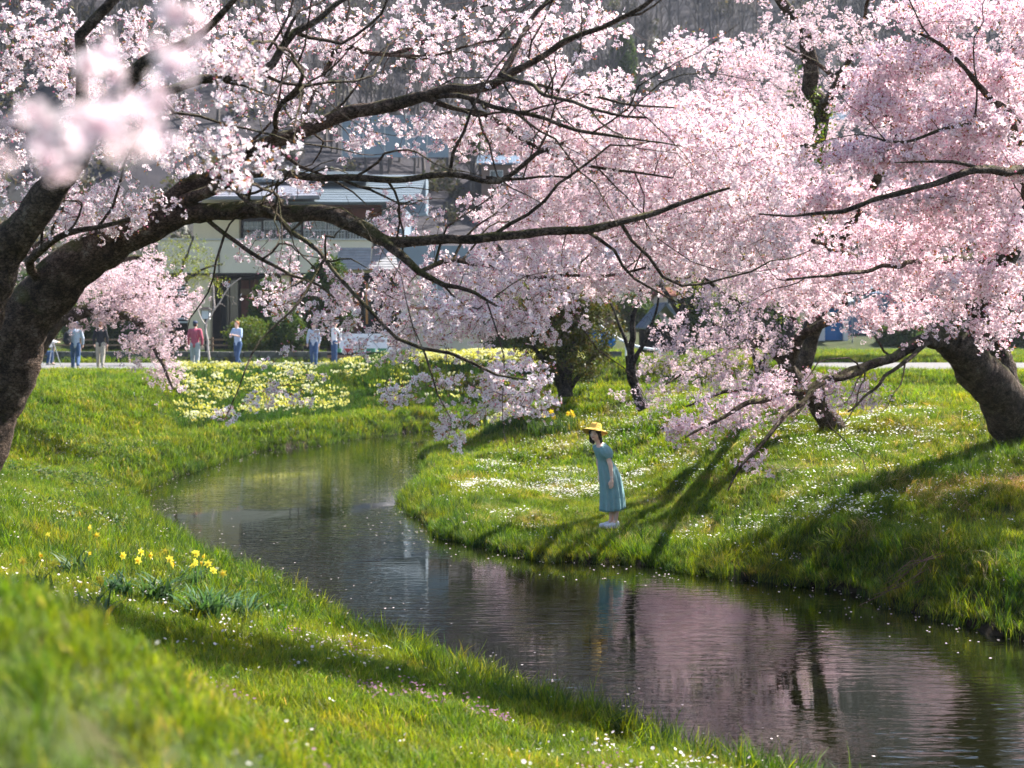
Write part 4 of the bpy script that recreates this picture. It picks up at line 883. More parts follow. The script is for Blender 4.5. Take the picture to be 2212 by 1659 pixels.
for x0, x1 in ((516, 650), (652, 820)):     # balcony railing before the windows
    r_ = MB(); a, c = fx(x0), fx(x1); zt = fz(497); r_.box(a, c, .60, .66, zt, zt+.05)
    k = a+.1
    while k < c: r_.box(k-.012, k+.012, .615, .645, fz(516.6)+.0, zt-.001); k += .17
    r_.build('railing', M['lattice'] if x0 > 650 else M['dark_wood'], inn)
wb(513, 441, 822, 446.5, -.1, 1.19, 'soffit', M['redwood']); wb(664, 447, 821, 470, 1.0, 1.19, 'lintel', M['redwood'])
# ground floor: doors and dark bays
for x0, x1, y0, y1, mt in [(457,500,600,752,'glass'),(502,545,600,752,'redwood'),(548,606,606,752,'glass'),(628,672,600,752,'dark_wood'),(676,722,606,752,'glass'),(726,772,606,752,'redwood'),(776,862,606,740,'glass')]:
    w_ = wb(x0, y0, x1, y1, 2.30, 2.37, 'door', M[mt]); a, c, e, g_ = fx(x0), fx(x1), fz(y1), fz(y0); f = MB()
    f.box(a, a+.06, 2.2, 2.295, e, g_).box(c-.06, c, 2.2, 2.295, e, g_).box(a+.062, c-.062, 2.2, 2.295, g_-.07, g_).box((a+c)/2-.02, (a+c)/2+.02, 2.2, 2.295, e, g_-.072); f.build('frame', M['dark_wood'], w_)
wb(790, 612, 794, 700, .1, .2, 'post', plain('orange_post', (.50, .20, .05), .6)); wb(504, 622, 524, 636, 2.1, 2.19, 'sign', M['wood'])
for y in np.arange(604, 700, 7.5): wb(358, y, 404, y+3.6, .15, .22, 'slat', M['lattice'])
# right annex: white wall with a grey-blue window
w_ = wb(918, 594, 966, 655, .55, .62, 'window', M['paleblue']); a, c, e, g_ = fx(918), fx(966), fz(655), fz(594)
MB().box(a-.1, a, .45, .62, e-.1, g_+.1).box(c, c+.1, .45, .62, e-.1, g_+.1).box(a, c, .45, .62, g_, g_+.1).box(a, c, .45, .62, e-.1, e).box((a+c)/2-.04, (a+c)/2+.04, .45, .54, e, g_).build('frame', M['white_cloth'], w_)
wb(885, 575, 1040, 770, .64, 2.3, 'wall', M['plaster_white']); wb(885, 660, 1040, 668, .3, .63, 'trim', plain('terracotta_trim', (.42, .18, .12), .8))
# shingled skirt roof over the ground floor on the right, laid in courses
def roof(name, c4, t, mt, courses=0, ribs=0, lip=.035, parent=inn, rw=.03):
    a, b_, c, d = map(Vector, c4)       # a,b eave left/right; c,d ridge right/left
    if courses:
        r_ = empty(name, (0, 0, 0)); bpy.data.objects.remove(r_)
        s = MB(); s.slab(a, b_, c, d, t); o = s.build(name, mt, parent); k_ = MB()
        n_ = (b_-a).cross(d-a).normalized(); n_ = -n_ if n_.z < 0 else n_
        for k in range(courses):
            t0, t1 = k/courses, (k+1)/courses
            p, q, r2, s2 = a.lerp(d, t0), b_.lerp(c, t0), b_.lerp(c, t1), a.lerp(d, t1)
            k_.hexa([p+n_*.003, q+n_*.003, r2+n_*.003, s2+n_*.003, p+n_*lip, q+n_*lip, r2+n_*(.006), s2+n_*(.006)])
        e = k_.build('roof_course', mt, o); e['kind'] = 'stuff'; return o
    o = MB().slab(a, b_, c, d, t).build(name, mt, parent)
    if ribs:
        n_ = (b_-a).cross(d-a).normalized(); n_ = -n_ if n_.z < 0 else n_; k_ = MB()
        for k in range(ribs+1):
            f = k/ribs; p, q = a.lerp(b_, f)+n_*.03, d.lerp(c, f)+n_*.03; k_.bar(p, q, rw, 4)
        e = k_.build('seam', mt, o); e['kind'] = 'stuff'
    return o
roof('roof', [(fx(803.5), -1.0, fz(584)), (fx(866), -1.0, fz(584)), (fx(845), .85, fz(530)), (fx(728), .85, fz(530))], .08, M['tile'], 9)
roof('roof', [(fx(728), -1.1, fz(584)), (fx(803), -1.1, fz(584)), (fx(803), -.36, fz(536)), (fx(735), -.36, fz(536))], .08, M['tile'], 8)
roof('roof', [(fx(620), -1.2, fz(441)), (fx(905), -1.2, fz(441)), (fx(905), 6.5, fz(352)), (fx(640), 6.5, fz(352))], .14, M['teal_roof'], 12)
roof('roof', [(fx(392), -1.7, fz(432)), (fx(699), -1.7, fz(429)), (fx(640), 4.5, fz(374)), (fx(392), 4.5, fz(374))], .16, M['lilac_roof'], 8)
wb(392, 431.8, 699, 435.5, -1.66, -1.5, 'gutter', M['dark']); wb(619, 441.5, 905, 445, -1.18, -1.02, 'gutter', M['dark'])
roof('roof', [(fx(520), 2.5, fz(378)), (fx(790), 2.5, fz(378)), (fx(760), 8, fz(338)), (fx(560), 8, fz(338))], .14, M['teal_roof'], 8)
wb(400, 375, 640, 431, 4.4, 9, 'gable_wall', M['plaster']); wb(745, 356, 905, 441, 6.4, 9, 'gable_wall', M['slategrey'])
# ------------------------------------------------------------------ other houses
def house(name, label, x0, x1, ye, yr, yb, Y, wall, roofm, over=10, depth=6, ribs=14, wins=(), group=None, rin=0):
    'eaves at ye, ridge at yr, foot at yb (picture units at distance Y)'
    s = Y/FP; r = tag(empty(name, tuple(D((x0+x1)/2, yb, Y))), label, 'building', group); W_ = (x1-x0)*s/2; He = (yb-ye)*s; Hr = (yb-yr)*s
    MB().box(-W_, W_, 0, depth, -3, He).build('wall', wall, r); o = over*s
    roof('roof', [(-W_-o, -o, He-.05), (W_+o, -o, He-.05), (W_+o-rin, depth/2, Hr), (-W_-o+rin, depth/2, Hr)], .12, roofm, 0, ribs, parent=r)
    roof('roof', [(-W_-o, depth+o, He-.05), (W_+o, depth+o, He-.05), (W_+o-rin, depth/2, Hr), (-W_-o+rin, depth/2, Hr)], .12, roofm, 0, ribs, parent=r)
    for (a, c, t_, b_) in wins:
        X0, X1, Z1, Z0 = (a-(x0+x1)/2)*s, (c-(x0+x1)/2)*s, (yb-t_)*s, (yb-b_)*s
        w_ = MB().box(X0, X1, -.05, .02, Z0, Z1).build('window', M['glass'], r); f = .05*Y/90
        MB().box(X0-f, X0, -.09, .02, Z0-f, Z1+f).box(X1, X1+f, -.09, .02, Z0-f, Z1+f).box(X0, X1, -.09, .02, Z1, Z1+f).box(X0, X1, -.09, .02, Z0-f, Z0).box((X0+X1)/2-f/2, (X0+X1)/2+f/2, -.08, -.052, Z0, Z1).build('frame', M['lattice'], w_)
    return r
M['blueroof'] = plain('blue_grey_tiles', (.13, .18, .25), .5, .15, 2, .2); M['redroof'] = plain('terracotta_tiles', (.30, .13, .09), .8, .2, 3, .2); M['brown_wall'] = plain('brown_boards', (.16, .10, .075), .8, .2, 2, .2)
house('house', 'white house with a terracotta roof behind the small gabled hut', 1434, 1486, 636, 618, 745, 96, M['plaster_white'], M['redroof'], 6, 7, 16, [(1442,1452,642,656),(1462,1474,642,656)])
house('house', 'dark timber house with a grey-blue roof behind the middle of the blossom', 1040, 1170, 352, 322, 600, 118, M['brown_wall'], M['blueroof'], 10, 9, 24, [(1060,1085,370,395),(1110,1140,370,395)])
house('house', 'weathered grey house with striped blue windows behind the right-hand cherry trees', 1832, 1990, 632, 590, 765, 94, M['slategrey'], M['blueroof'], 8, 8, 24, [(1838,1852,642,674),(1856,1874,642,674)])
house('house', 'pale two-storey house high behind the pale cherry tree', 1760, 1880, 258, 228, 420, 150, M['paleblue'], M['blueroof'], 8, 8, 20, [(1795,1826,266,292),(1845,1868,266,292)])
house('house', 'low brown house with a dark roof among the trees right of the inn', 1180, 1330, 560, 520, 770, 88, M['brown_wall'], M['blueroof'], 12, 8, 24, [(1200,1230,590,620),(1250,1290,590,620)])
house('house', 'cream house with a grey roof half hidden behind the slope trees', 1560, 1730, 560, 525, 770, 102, M['plaster'], M['tile'], 10, 8, 24, [(1580,1610,580,610),(1650,1690,580,610)])
# open gabled hut
Y = 72; h_ = tag(empty('hut', tuple(D(1440, 764, Y))), 'small open hut with a steep blue-grey gable roof', 'hut'); s = Y/FP
a_ = (0, 0, (764-655)*s)
roof('roof', [(45*s, -.5, 55*s), (45*s, 4, 55*s), (-4*s, 4, 110*s), (-4*s, -.5, 110*s)], .1, M['blueroof'], 0, 10, parent=h_)
roof('roof', [(-52*s, -.5, 55*s), (-52*s, 4, 55*s), (-5*s, 4, 110*s), (-5*s, -.5, 110*s)], .1, M['blueroof'], 0, 10, parent=h_)
for x in (-44, 38):
    for y in (0, 3.4): MB().box(x*s-.06, x*s+.06, y-.06, y+.06, 0, 58*s).build('post', M['dark_wood'], h_)
MB().box(-44*s, 38*s, 3.5, 3.58, 0, 62*s).build('back_wall', M['dark'], h_)
# blue shed with a white canopy
Y = 90; s = Y/FP; sh = tag(empty('shed', tuple(D(1800, 757, Y))), 'bright blue panelled shed with white frame and white canopy', 'shed')
def sb(x0, x1, y0, y1, f, bk, nm, mt): return MB().box((x0-1800)*s, (x1-1800)*s, f, bk, (757-y1)*s, (757-y0)*s).build(nm, mt, sh)
M['blue'] = plain('bright_blue_panel', (.02, .16, .46), .5, .12, 1.5, .05)
sb(1776, 1830, 662, 757, .3, 3, 'wall', M['blue']); sb(1768, 1782, 662, 750, .0, .29, 'frame', M['white_cloth']); sb(1822, 1832, 690, 750, 0, .29, 'frame', M['white_cloth']); sb(1784, 1827, 652, 665, -.05, .28, 'sign_board', plain('orange_board', (.48, .15, .05), .7))
MB().hexa([((1785-1800)*s,.1,(757-675)*s),((1790-1800)*s,.1,(757-671)*s),((1790-1800)*s,.25,(757-671)*s),((1785-1800)*s,.25,(757-675)*s),((1802-1800)*s,.1,(757-694)*s),((1808-1800)*s,.1,(757-690)*s),((1808-1800)*s,.25,(757-690)*s),((1802-1800)*s,.25,(757-694)*s)]).build('brace', M['white_cloth'], sh)
MB().slab(((1740-1800)*s, -1.5, (757-663)*s), ((1832-1800)*s, -1.5, (757-650)*s), ((1832-1800)*s, 2.5, (757-618)*s), ((1745-1800)*s, 2.5, (757-640)*s), .08).build('canopy', M['white_cloth'], sh)
for x in (1746, 1830): sb(x-1, x+1, 655, 757, -1.4, -1.3, 'post', M['grey_metal'])
# apartment blocks on the hillside
def block(label, x0, x1, y0, y1, Y, nx_, ny_, wallm):
    s = Y/FP; r = tag(empty('apartment_building', tuple(D((x0+x1)/2, y1, Y))), label, 'building'); W_ = (x1-x0)*s/2; H = (y1-y0)*s
    MB().box(-W_, W_, 0, 12, -14, H).build('wall', wallm, r); MB().box(-W_-.4, W_+.4, -.4, 12.4, H+.01, H+.5).build('roof', M['lattice'], r)
    for j in range(ny_):
        zb_ = H*(j+.25)/ny_
        MB().box(-W_, W_, -1.3, -.01, zb_-.75, zb_-.6).box(-W_, W_, -1.3, -1.24, zb_-.59, zb_+.1).build('balcony', M['plaster_white'], r)
        for i in range(nx_):
            xa = -W_+2*W_*(i+.2)/nx_; xb = -W_+2*W_*(i+.8)/nx_; zt = zb_+H/ny_*.45
            w_ = MB().box(xa, xb, -.06, -.01, zb_, zt).build('window', M['glass'], r)
            MB().box(xa-.12, xa, -.1, -.01, zb_, zt).box(xb, xb+.12, -.1, -.01, zb_, zt).box(xa, xb, -.1, -.01, zt, zt+.12).box((xa+xb)/2-.06, (xa+xb)/2+.06, -.09, -.062, zb_, zt).build('frame', M['lattice'], w_)
block('pale grey apartment block on the hillside at the top, above the bare trees', 1545, 1690, -60, 40, 240, 7, 3, M['paleblue'])
block('pale apartment block with blue windows at the top right', 1890, 2130, -90, 52, 230, 10, 4, M['plaster_white'])
# pale corrugated hoarding on the slope above the inn
Y = 112; s = Y/FP; hb_ = tag(empty('hoarding', tuple(D(850, 285, Y))), 'pale grey corrugated hoarding with white posts on the slope above the inn', 'hoarding')
for k in range(5):
    MB().box((-110+k*46)*s, (-110+k*46+45)*s, 0, .1, -2, 36*s).build('panel', M['paleblue'], hb_); MB().box((-112+k*46)*s, (-110+k*46)*s-.01, -.08, .14, -2, 40*s).build('post', M['lattice'], hb_)
    for j in range(5): MB().box((-110+k*46)*s+.02, (-110+k*46+45)*s-.02, -.04, -.003, (4+j*7)*s, (4+j*7)*s+.05).build('rail', M['slategrey'], hb_)
# ------------------------------------------------------------------ along the path: low wall, fence, hedge, lanterns, bench and boxes
M['stone'] = plain('dark_stone', (.085, .085, .075), .9, .4, 3, .5); M['hedge'] = plain('hedge_inner', (.02, .035, .01), .9, .3, 5, .5)
lw = tag(empty('garden_wall', (-12, 62.0, 1.6)), 'low dark stone kerb wall along the far side of the path', 'wall')
x = -22.0; k = 0
while x < 4:
    l = random.uniform(.45, .85)
    for j in range(2):
        MB().box(x-lw.location.x+.01+.2*j, x-lw.location.x+l-.01+.2*j, 0+random.uniform(-.03, .03), .4, -.05+.26*j, .19+.26*j+random.uniform(0, .02)).build('stone', M['stone'], lw, .015)
    x += l
fn = tag(empty('rail_fence', (-18, 64.5, 1.6)), 'low weathered wooden rail fence in front of the inn garden', 'fence')
for k in range(12):
    MB().box(k*1.2-4-.05, k*1.2-4+.05, -.05, .05, -.1, 1.05).build('post', M['wood'], fn)
    if k < 11:
        for z in (.35, .7, .95): MB().box(k*1.2-4+.052, (k+1)*1.2-4-.052, -.03, .03, z-.04, z+.04).build('rail', M['wood'], fn)
for i, xd in enumerate((445, 653)):
    Y = 69; p = D(xd, 760, Y); ln = tag(empty('lantern', tuple(p)), ['white paper lantern on a dark post left of the bare sapling', 'white paper lantern on a dark post between the two clipped evergreens'][i], 'lantern', 'garden lanterns before the inn')
    z0 = (760-689)*Y/FP
    MB().box(-.06, .06, -.06, .06, 0, z0).build('post', M['dark'], ln); MB().box(-.19, .19, -.19, .19, z0, z0+.40).build('lamp_shade', M['white_cloth'], ln)
    f = MB()
    for a in (-.2, .17):
        for b_ in (-.2, .17): f.box(a, a+.03, b_, b_+.03, z0-.02, z0+.42)
    f.build('frame', M['dark'], ln)
    MB().hexa([(-.3,-.3,z0+.43),(.3,-.3,z0+.43),(.3,.3,z0+.43),(-.3,.3,z0+.43),(-.12,-.12,z0+.58),(.12,-.12,z0+.58),(.12,.12,z0+.58),(-.12,.12,z0+.58)]).build('roof', M['dark'], ln)
Y = 56.5; s = Y/FP; p = D(782, 789, Y)
bn = tag(empty('bench', (p[0], Y, 1.612)), 'long black bench behind the bed of yellow flowers', 'bench')
MB().box(-1.35, 1.35, -.22, .22, .42, .52).build('seat', M['black'], bn)
for x in (-1.2, 0, 1.2): MB().box(x-.05, x+.05, -.18, .18, 0, .418).build('leg', M['black'], bn)
MB().box(-1.35, 1.35, -.24, -.225, .30, .42).build('apron', M['wood'], bn)
for k in range(5):
    c = tag(MB().box(-.17, -.15, -.12, .12, 0, .16).box(.15, .17, -.12, .12, 0, .16).box(-.149, .149, -.12, -.10, 0, .16).box(-.149, .149, .10, .12, 0, .16).box(-.149, .149, -.099, .099, 0, .02).build('crate', plain('crate', (.06, .22, .12) if k not in (1,) else (.35, .04, .04), .5), None),
            ['green crate at the left end of the black bench', 'red crate standing on the black bench', 'green crate right of the red crate on the bench', 'green crate fourth from the left on the bench', 'green crate at the right end of the black bench'][k], 'crate', 'crates on the black bench')
    c.location = (p[0]-1.0+k*.45, Y, 1.612+.522)
pn = tag(empty('display_panel', (p[0]+.1, 58.5, 1.612)), 'wide white panel standing behind the black bench', 'panel')
MB().box(-1.25, 1.25, 0, .05, .35, 1.25).build('board', M['white_cloth'], pn)
for x in (-1.1, 1.1): MB().box(x-.03, x+.03, .052, .11, 0, 1.25).build('post', M['grey_metal'], pn)
MB().bar((-.5, -.02, .5), (.0, -.02, 1.1), .012).bar((0, -.02, 1.1), (.5, -.02, .5), .012).build('brace', M['grey_metal'], pn)
# white handrail curving down the slope behind the bare tree
q = catmull(np.array([D(1295, 702, 49), D(1320, 722, 49), D(1352, 740, 48.7), D(1390, 752, 48.4), D(1425, 756, 48.2)]), .2); b0 = q[0].copy()
hr_ = tag(empty('handrail', tuple(b0)), 'white curved handrail beyond the bare tree', 'handrail'); V, F = sweep([(q-b0, np.full(len(q), .045))], 8); link('rail', npmesh('rail', V, F, True), M['white_cloth'], hr_)
for k in (0, len(q)//2, len(q)-1): c = q[k]-b0; MB().bar(tuple(c), (c[0], c[1], c[2]-(q[k][2]-gz(q[k][0], q[k][1]))), .03).build('post', M['white_cloth'], hr_)
tp = tag(empty('tarpaulin_heap', tuple(D(1290, 752, 66))), 'heap covered with a blue tarpaulin behind the shrubs', 'tarpaulin'); body('sheet', [('e', (0, 0, .5), (.6, .5, .55)), ('e', (.4, 0, .35), (.5, .4, .4)), ('e', (-.3, .1, .2), (.4, .4, .4))], .06, M['blue'], tp); settle()
# ------------------------------------------------------------------ green trees and shrubs
def leafspray(nl, R_, ls, cols):
    V, F, C = [], [], []
    for _ in range(nl):
        d = Vector((random.gauss(0, 1), random.gauss(0, 1), random.gauss(0, 1))).normalized(); c = d*R_*random.random()**.5
        a = Vector((random.gauss(0, 1), random.gauss(0, 1), random.gauss(.2, 1))).normalized(); u = a.orthogonal().normalized(); n0 = len(V); l = ls*random.uniform(.7, 1.3)
        V += [tuple(c), tuple(c+a*l*.5+u*l*.28), tuple(c+a*l), tuple(c+a*l*.5-u*l*.28)]; k = np.array(random.choice(cols))*random.uniform(.7, 1.3); C += [k]*4; F += [(n0, n0+1, n0+2), (n0, n0+2, n0+3)]
    return V, F, C
L_ever = [source('leaf_spray', *leafspray(26, .14, .075, [(.035, .075, .018), (.055, .10, .02), (.09, .13, .02)]), M['leaf']) for _ in range(2)]
L_olive = [source('leaf_spray', *leafspray(18, .11, .05, [(.10, .11, .02), (.14, .14, .025), (.06, .075, .02), (.12, .08, .03)]), M['leaf']) for _ in range(2)]
L_lime = [source('leaf_spray', *leafspray(7, .09, .05, [(.24, .28, .03), (.30, .32, .05), (.20, .22, .03)]), M['leaf']) for _ in range(2)]
L_ivy = [source('leaf_spray', *leafspray(9, .08, .07, [(.10, .15, .02), (.05, .09, .02), (.16, .18, .03)]), M['leaf'])]
def simple(label, x, yb, yt, wd, Y, srcs, n, name='evergreen_shrub', cat='shrub', shape=2.2, group=None, ss=(.8, 1.3), base_f=.12):
    s = Y/FP; r = tag(empty(name, tuple(D(x, yb, Y))), label, cat, group); H = (yb-yt)*s; Rw = wd*s/2
    MB().bar((0, 0, -.3), (0, 0, H*.75), .02*H+.03, 8, .02).build('trunk', M['bark_far'], r)
    t = rng.random(n); a = rng.uniform(0, 6.28, n); z = H*(base_f+(1-base_f)*t); prof = np.sin(np.pi*np.clip(t*.86+.14, 0, 1))**(1/shape)
    rr = Rw*prof*(.72+.36*vnoise(a*1.3+x, t*5, 1.0, 3))*rng.random(n)**.28
    pts = np.stack([rr*np.cos(a), rr*np.sin(a), z], 1); scatter('foliage', pts, rng.uniform(0, 6.28, (n, 3)), rng.uniform(*ss, n), rng.integers(0, len(srcs), n), srcs, r); return r
simple('rounded clipped evergreen left of the white lantern before the inn', 590, 762, 606, 105, 68, L_ever, 1500, ss=(1, 1.9))
simple('taller rounded evergreen before the middle of the inn', 710, 764, 560, 112, 67, L_ever, 1900, ss=(1, 1.9))
simple('low trimmed hedge bush right of the bare sapling', 618, 762, 682, 90, 64.5, L_ever, 700, cat='hedge', ss=(1, 1.7))
simple('low bright green hedge bush behind the man in light blue', 540, 762, 690, 110, 64, L_ivy, 700, cat='hedge', ss=(1.2, 2.2))
simple('dark conifer beside the terracotta-roofed house', 1510, 762, 606, 90, 84, L_ever, 1300, 'conifer_tree', 'tree', 1.2, ss=(1.4, 2.4))
simple('dark green bush on the slope right of the hoarding', 1010, 330, 262, 90, 104, L_ever, 800, ss=(1.6, 2.8))
simple('tall narrow dark conifer on the hillside above the middle', 1345, 230, 58, 60, 150, L_ever, 1300, 'conifer_tree', 'tree', 1.1, ss=(2, 3.4))
simple('dark evergreen behind the right end of the inn', 1075, 762, 640, 80, 74, L_ever, 900, ss=(1.3, 2.2))
for i, (x, yt, wd, Y) in enumerate([(1240,660,130,92),(1370,640,120,95),(1560,640,120,90),(1660,640,130,86),(2060,640,200,92),(2180,600,160,88),(60,600,160,84),(210,640,160,80),(310,560,120,88),(1950,690,110,88)]):
    simple(['dark shrub behind the olive-leaved tree', 'dark shrub behind the bare tree', 'dark shrub right of the conifer', 'dark shrub left of the blue shed', 'wide dark shrub right of the grey house', 'dark shrub at the far right edge behind the leaning cherry',
            'dark shrub at the far left behind the path', 'dark shrub behind the two walking men', 'tall dark shrub left of the inn', 'low dark shrub before the grey house'][i], x, 765, yt, wd, Y, L_ever, 900, 'dark_shrub', 'shrub', 2, 'dark shrubs behind the path', ss=(1.6, 2.8))
ptree('olive_tree', 'multi-stemmed tree with dark olive foliage on the far side of the slope', 'tree',
   [[(1222,856,36,34),(1218,800,36,28),(1205,740,36,22),(1190,680,36,14),(1180,620,36,8)],[(1222,850,36,18),(1235,780,36,14),(1255,700,36,10),(1270,630,36,6)],[(1215,850,36,16),(1190,800,35.6,12),(1150,740,35.4,8)],[(1230,845,36,12),(1265,790,36.2,9),(1310,740,36.4,5)]],
   [(1210,640,110,60,36,1.2,120),(1180,720,90,60,36,1.2,110),(1240,770,80,60,36,1.2,80),(1290,690,60,60,36,1,40)], L_olive, sscale=(.9, 1.7), cluster_gap=.10, step=.2, bmat=M['bark_far'], crown_name='foliage', jit=.08)
ptree('bare_tree', 'small bare tree with upright branches on the slope above the woman', 'tree',
   [[(1390,884,28.4,26),(1376,850,28.4,21),(1366,800,28.4,18),(1364,760,28.4,16),(1368,700,28.4,12),(1378,650,28.4,8),(1390,600,28.4,4)],[(1364,790,28.4,12),(1392,740,28.2,9),(1410,690,28.2,6),(1425,630,28,4)],[(1366,780,28.4,10),(1345,720,28.6,8),(1325,670,28.7,5),(1305,620,28.8,3)],[(1380,855,28.4,9),(1358,820,28.3,7),(1355,770,28.2,5)]],
   [(1365,640,80,60,28.4,.7,90),(1390,700,60,50,28.4,.7,40)], [], bmat=M['bark_far'], crown=False, droop=-.05, twig_r=(.005, .005))
ptree('sapling', 'slender pale bare sapling at the edge of the path', 'sapling',
   [[(452,778,61.5,5),(448,735,61.5,4.5),(446,700,61.5,4),(470,660,61.3,3),(495,620,61.2,2.2),(520,600,61,2)],[(447,705,61.5,3),(430,680,61.6,2.5),(425,640,61.7,2),(432,600,61.8,2)],[(463,670,61.3,4),(462,630,61.3,3),(455,590,61.3,2)]],
   [(460,640,60,40,61.4,.5,24)], [], bmat=M['pale_bark'], crown=False, twig_r=(.008, .003))
ptree('maple_tree', 'loose yellow-green leafed tree left of the inn', 'tree',
   [[(372,768,58,11),(374,700,58,9),(382,620,58,7),(400,560,58,5),(420,510,58,4)],[(376,680,58,9),(340,600,58,6),(320,540,58,4)],[(382,620,58,8),(440,580,57.6,5),(480,570,57.4,3)]],
   [(390,560,80,50,58,1.4,80),(440,600,60,40,57.6,1,30)], L_lime, sscale=(1.0, 1.8), cluster_gap=.35, step=.4, bmat=M['bark_far'], crown_name='foliage', jit=.15, twig_r=(.008, .004), keep=.75)
ptree('thin_tree', 'thin dark multi-stemmed tree behind the leaning cherry on the slope', 'tree',
   [[(1640,850,29,12),(1628,780,29,10),(1612,700,29,8),(1600,620,29,5),(1605,540,29,3)],[(1640,850,29,10),(1655,760,29.2,8),(1672,680,29.3,6),(1680,600,29.3,3)],[(1700,860,29,10),(1720,770,29,8),(1745,700,29,5),(1760,600,29,3)]],
   [(1620,600,90,80,29,1,80),(1700,620,80,60,29,1,60),(1500,620,90,60,29,1,50)], L_lime, sscale=(.5, .9), cluster_gap=.5, bmat=M['bark_far'], crown_name='foliage', droop=-.03, keep=.4, twig_r=(.005, .004), jit=.06)
# ivy on the upright cherry trunk
iv = D(1760, 340, 24.9); k = 150; a = rng.normal(0, 1, (k, 3))*np.array((.16, .12, .75)); a[:, 0] += -.10*a[:, 2]
io = tag(empty('ivy', tuple(iv)), 'yellow-green ivy climbing the dark trunk of the upright cherry', 'ivy'); scatter('leaves', a, rng.uniform(0, 6.28, (k, 3)), rng.uniform(.7, 1.3, k), np.zeros(k, int), L_ivy, io)
# ------------------------------------------------------------------ bare wood on the mountainside: nobody could count it
def baretree(h):
    paths = [(np.array([(0, 0, -1), (.1, .05, h*.35), (-.1, .1, h*.7), (.05, 0, h)]), np.array([.16, .12, .07, .02]))]
    for _ in range(13):
        z = random.uniform(.25, .9)*h; a = random.uniform(0, 6.28); l = (h-z)*random.uniform(.35, .7)+.8; v = Vector((math.cos(a)*l*.55, math.sin(a)*l*.55, l))
        q = Vector((0, 0, z)); paths.append((np.array([q, q+v*.5+Vector((0, 0, -.1*l)), q+v]), np.array([.06, .04, .012])))
        for _ in range(3):
            t = random.uniform(.3, .9); b0 = q+v*t; a2 = random.uniform(0, 6.28); l2 = l*.4; paths.append((np.array([b0, b0+Vector((math.cos(a2)*l2*.5, math.sin(a2)*l2*.5, l2))]), np.array([.03, .008])))
    V, F = sweep(paths, 3); return V, F
bs = []
for h in (7, 9, 11):
    V, F = baretree(h); me = npmesh('bare_tree', V, F, False); me.materials.append(plain('grey_wood', (.085, .072, .068), .9, .3, 2, 0)); bs.append(bpy.data.objects.new('bare_tree', me))
n = 3000; y = rng.uniform(118, 340, n); x = rng.uniform(-1, 1, n)*(y*.42+8); z = ground(x, y); 
scatter('hillside_wood', np.stack([x, y, z], 1), np.stack([np.zeros(n), np.zeros(n), rng.uniform(0, 6.28, n)], 1), rng.uniform(.7, 1.3, n), rng.integers(0, 3, n), bs)
C_far = [source('bush', *leafspray(120, 1.5, .5, [(.06, .06, .03), (.08, .065, .045), (.045, .06, .025), (.10, .08, .06)]), M['leaf'])]
n = 1500; y = rng.uniform(100, 330, n); x = rng.uniform(-1, 1, n)*(y*.42+8); z = ground(x, y)+.6
scatter('hillside_scrub', np.stack([x, y, z], 1), rng.uniform(0, 6.28, (n, 3)), rng.uniform(.5, 1.3, n), np.zeros(n, int), C_far)
# ------------------------------------------------------------------ flowers
def daff(nl, nf, h, pet, cor, fr, lw=.008):
    V, F, C = blades(nl, .07, h*.6, h*1.05, lw, .75, [(.06, .13, .05), (.075, .15, .055), (.05, .11, .04), (.10, .18, .07)], 5, 1.5)
    for _ in range(nf):
        a = random.uniform(0, 6.28); bx, by = .06*math.cos(a), .06*math.sin(a); hh = h*random.uniform(.9, 1.15); tx, ty = bx*2.0, by*2.0; n0 = len(V)
        V += [(bx-.003, by, 0), (bx+.003, by, 0), (tx+.003, ty, hh), (tx-.003, ty, hh)]; C += [(.10, .20, .04)]*4; F += [(n0, n0+1, n0+2), (n0, n0+2, n0+3)]
        c = Vector((tx, ty, hh)); d = Vector((random.gauss(0, 1), random.gauss(-.3, 1), random.uniform(-.1, .7))).normalized(); u = d.orthogonal().normalized(); w2 = d.cross(u)
        for k in range(6):
            t = k*math.pi/3; q = u*math.cos(t)+w2*math.sin(t); q2 = u*math.cos(t+1.57)+w2*math.sin(t+1.57); n0 = len(V)
            V += [tuple(c), tuple(c+q*fr*.55+q2*fr*.28+d*fr*.08), tuple(c+q*fr+d*fr*.1), tuple(c+q*fr*.55-q2*fr*.28+d*fr*.08)]; C += [pet]*4; F += [(n0, n0+1, n0+2), (n0, n0+2, n0+3)]
        n0 = len(V)
        for k in range(6):
            t = k*math.pi/3; q = u*math.cos(t)+w2*math.sin(t); V += [tuple(c+q*fr*.20), tuple(c+q*fr*.32+d*fr*.5)]; C += [cor]*2
        for k in range(6):
            a0, b0 = n0+2*k, n0+2*((k+1) % 6); F += [(a0, b0, b0+1), (a0, b0+1, a0+1)]
    return V, F, C
Dsrc = [source('daffodil', *daff(7, 4, .34, p_, c_, .042, .011), M['flower']) for p_, c_ in (((.76, .74, .24), (.74, .60, .06)), ((.80, .80, .56), (.80, .74, .2)), ((.70, .68, .12), (.70, .55, .04)))]
Lsrc = [source('daffodil_leaves', *blades(16, .12, .22, .42, .011, .7, [(.05, .11, .03), (.07, .14, .035), (.04, .085, .025)], 4, 1.3), M['grass'])]
px_ = []
def bed(n, xd0, xd1, y0, y1, thr, f=.55):
    Y = rng.uniform(y0, y1, n); X = (rng.uniform(xd0, xd1, n)-1106)*Y/FP; k = (vnoise(X, Y*.6, f, 21) > thr) & ~inside(X, Y) & (np.minimum(segd(X, Y, LBd), segd(X, Y, RBd)) > 1.3); return X[k], Y[k]
X, Y = bed(3600, 385, 1110, 36.0, 48.2, .38, 1.7); X2, Y2 = bed(2600, 900, 1260, 46.5, 48.5, .4); X, Y = np.r_[X, X2], np.r_[Y, Y2]; n = len(X)
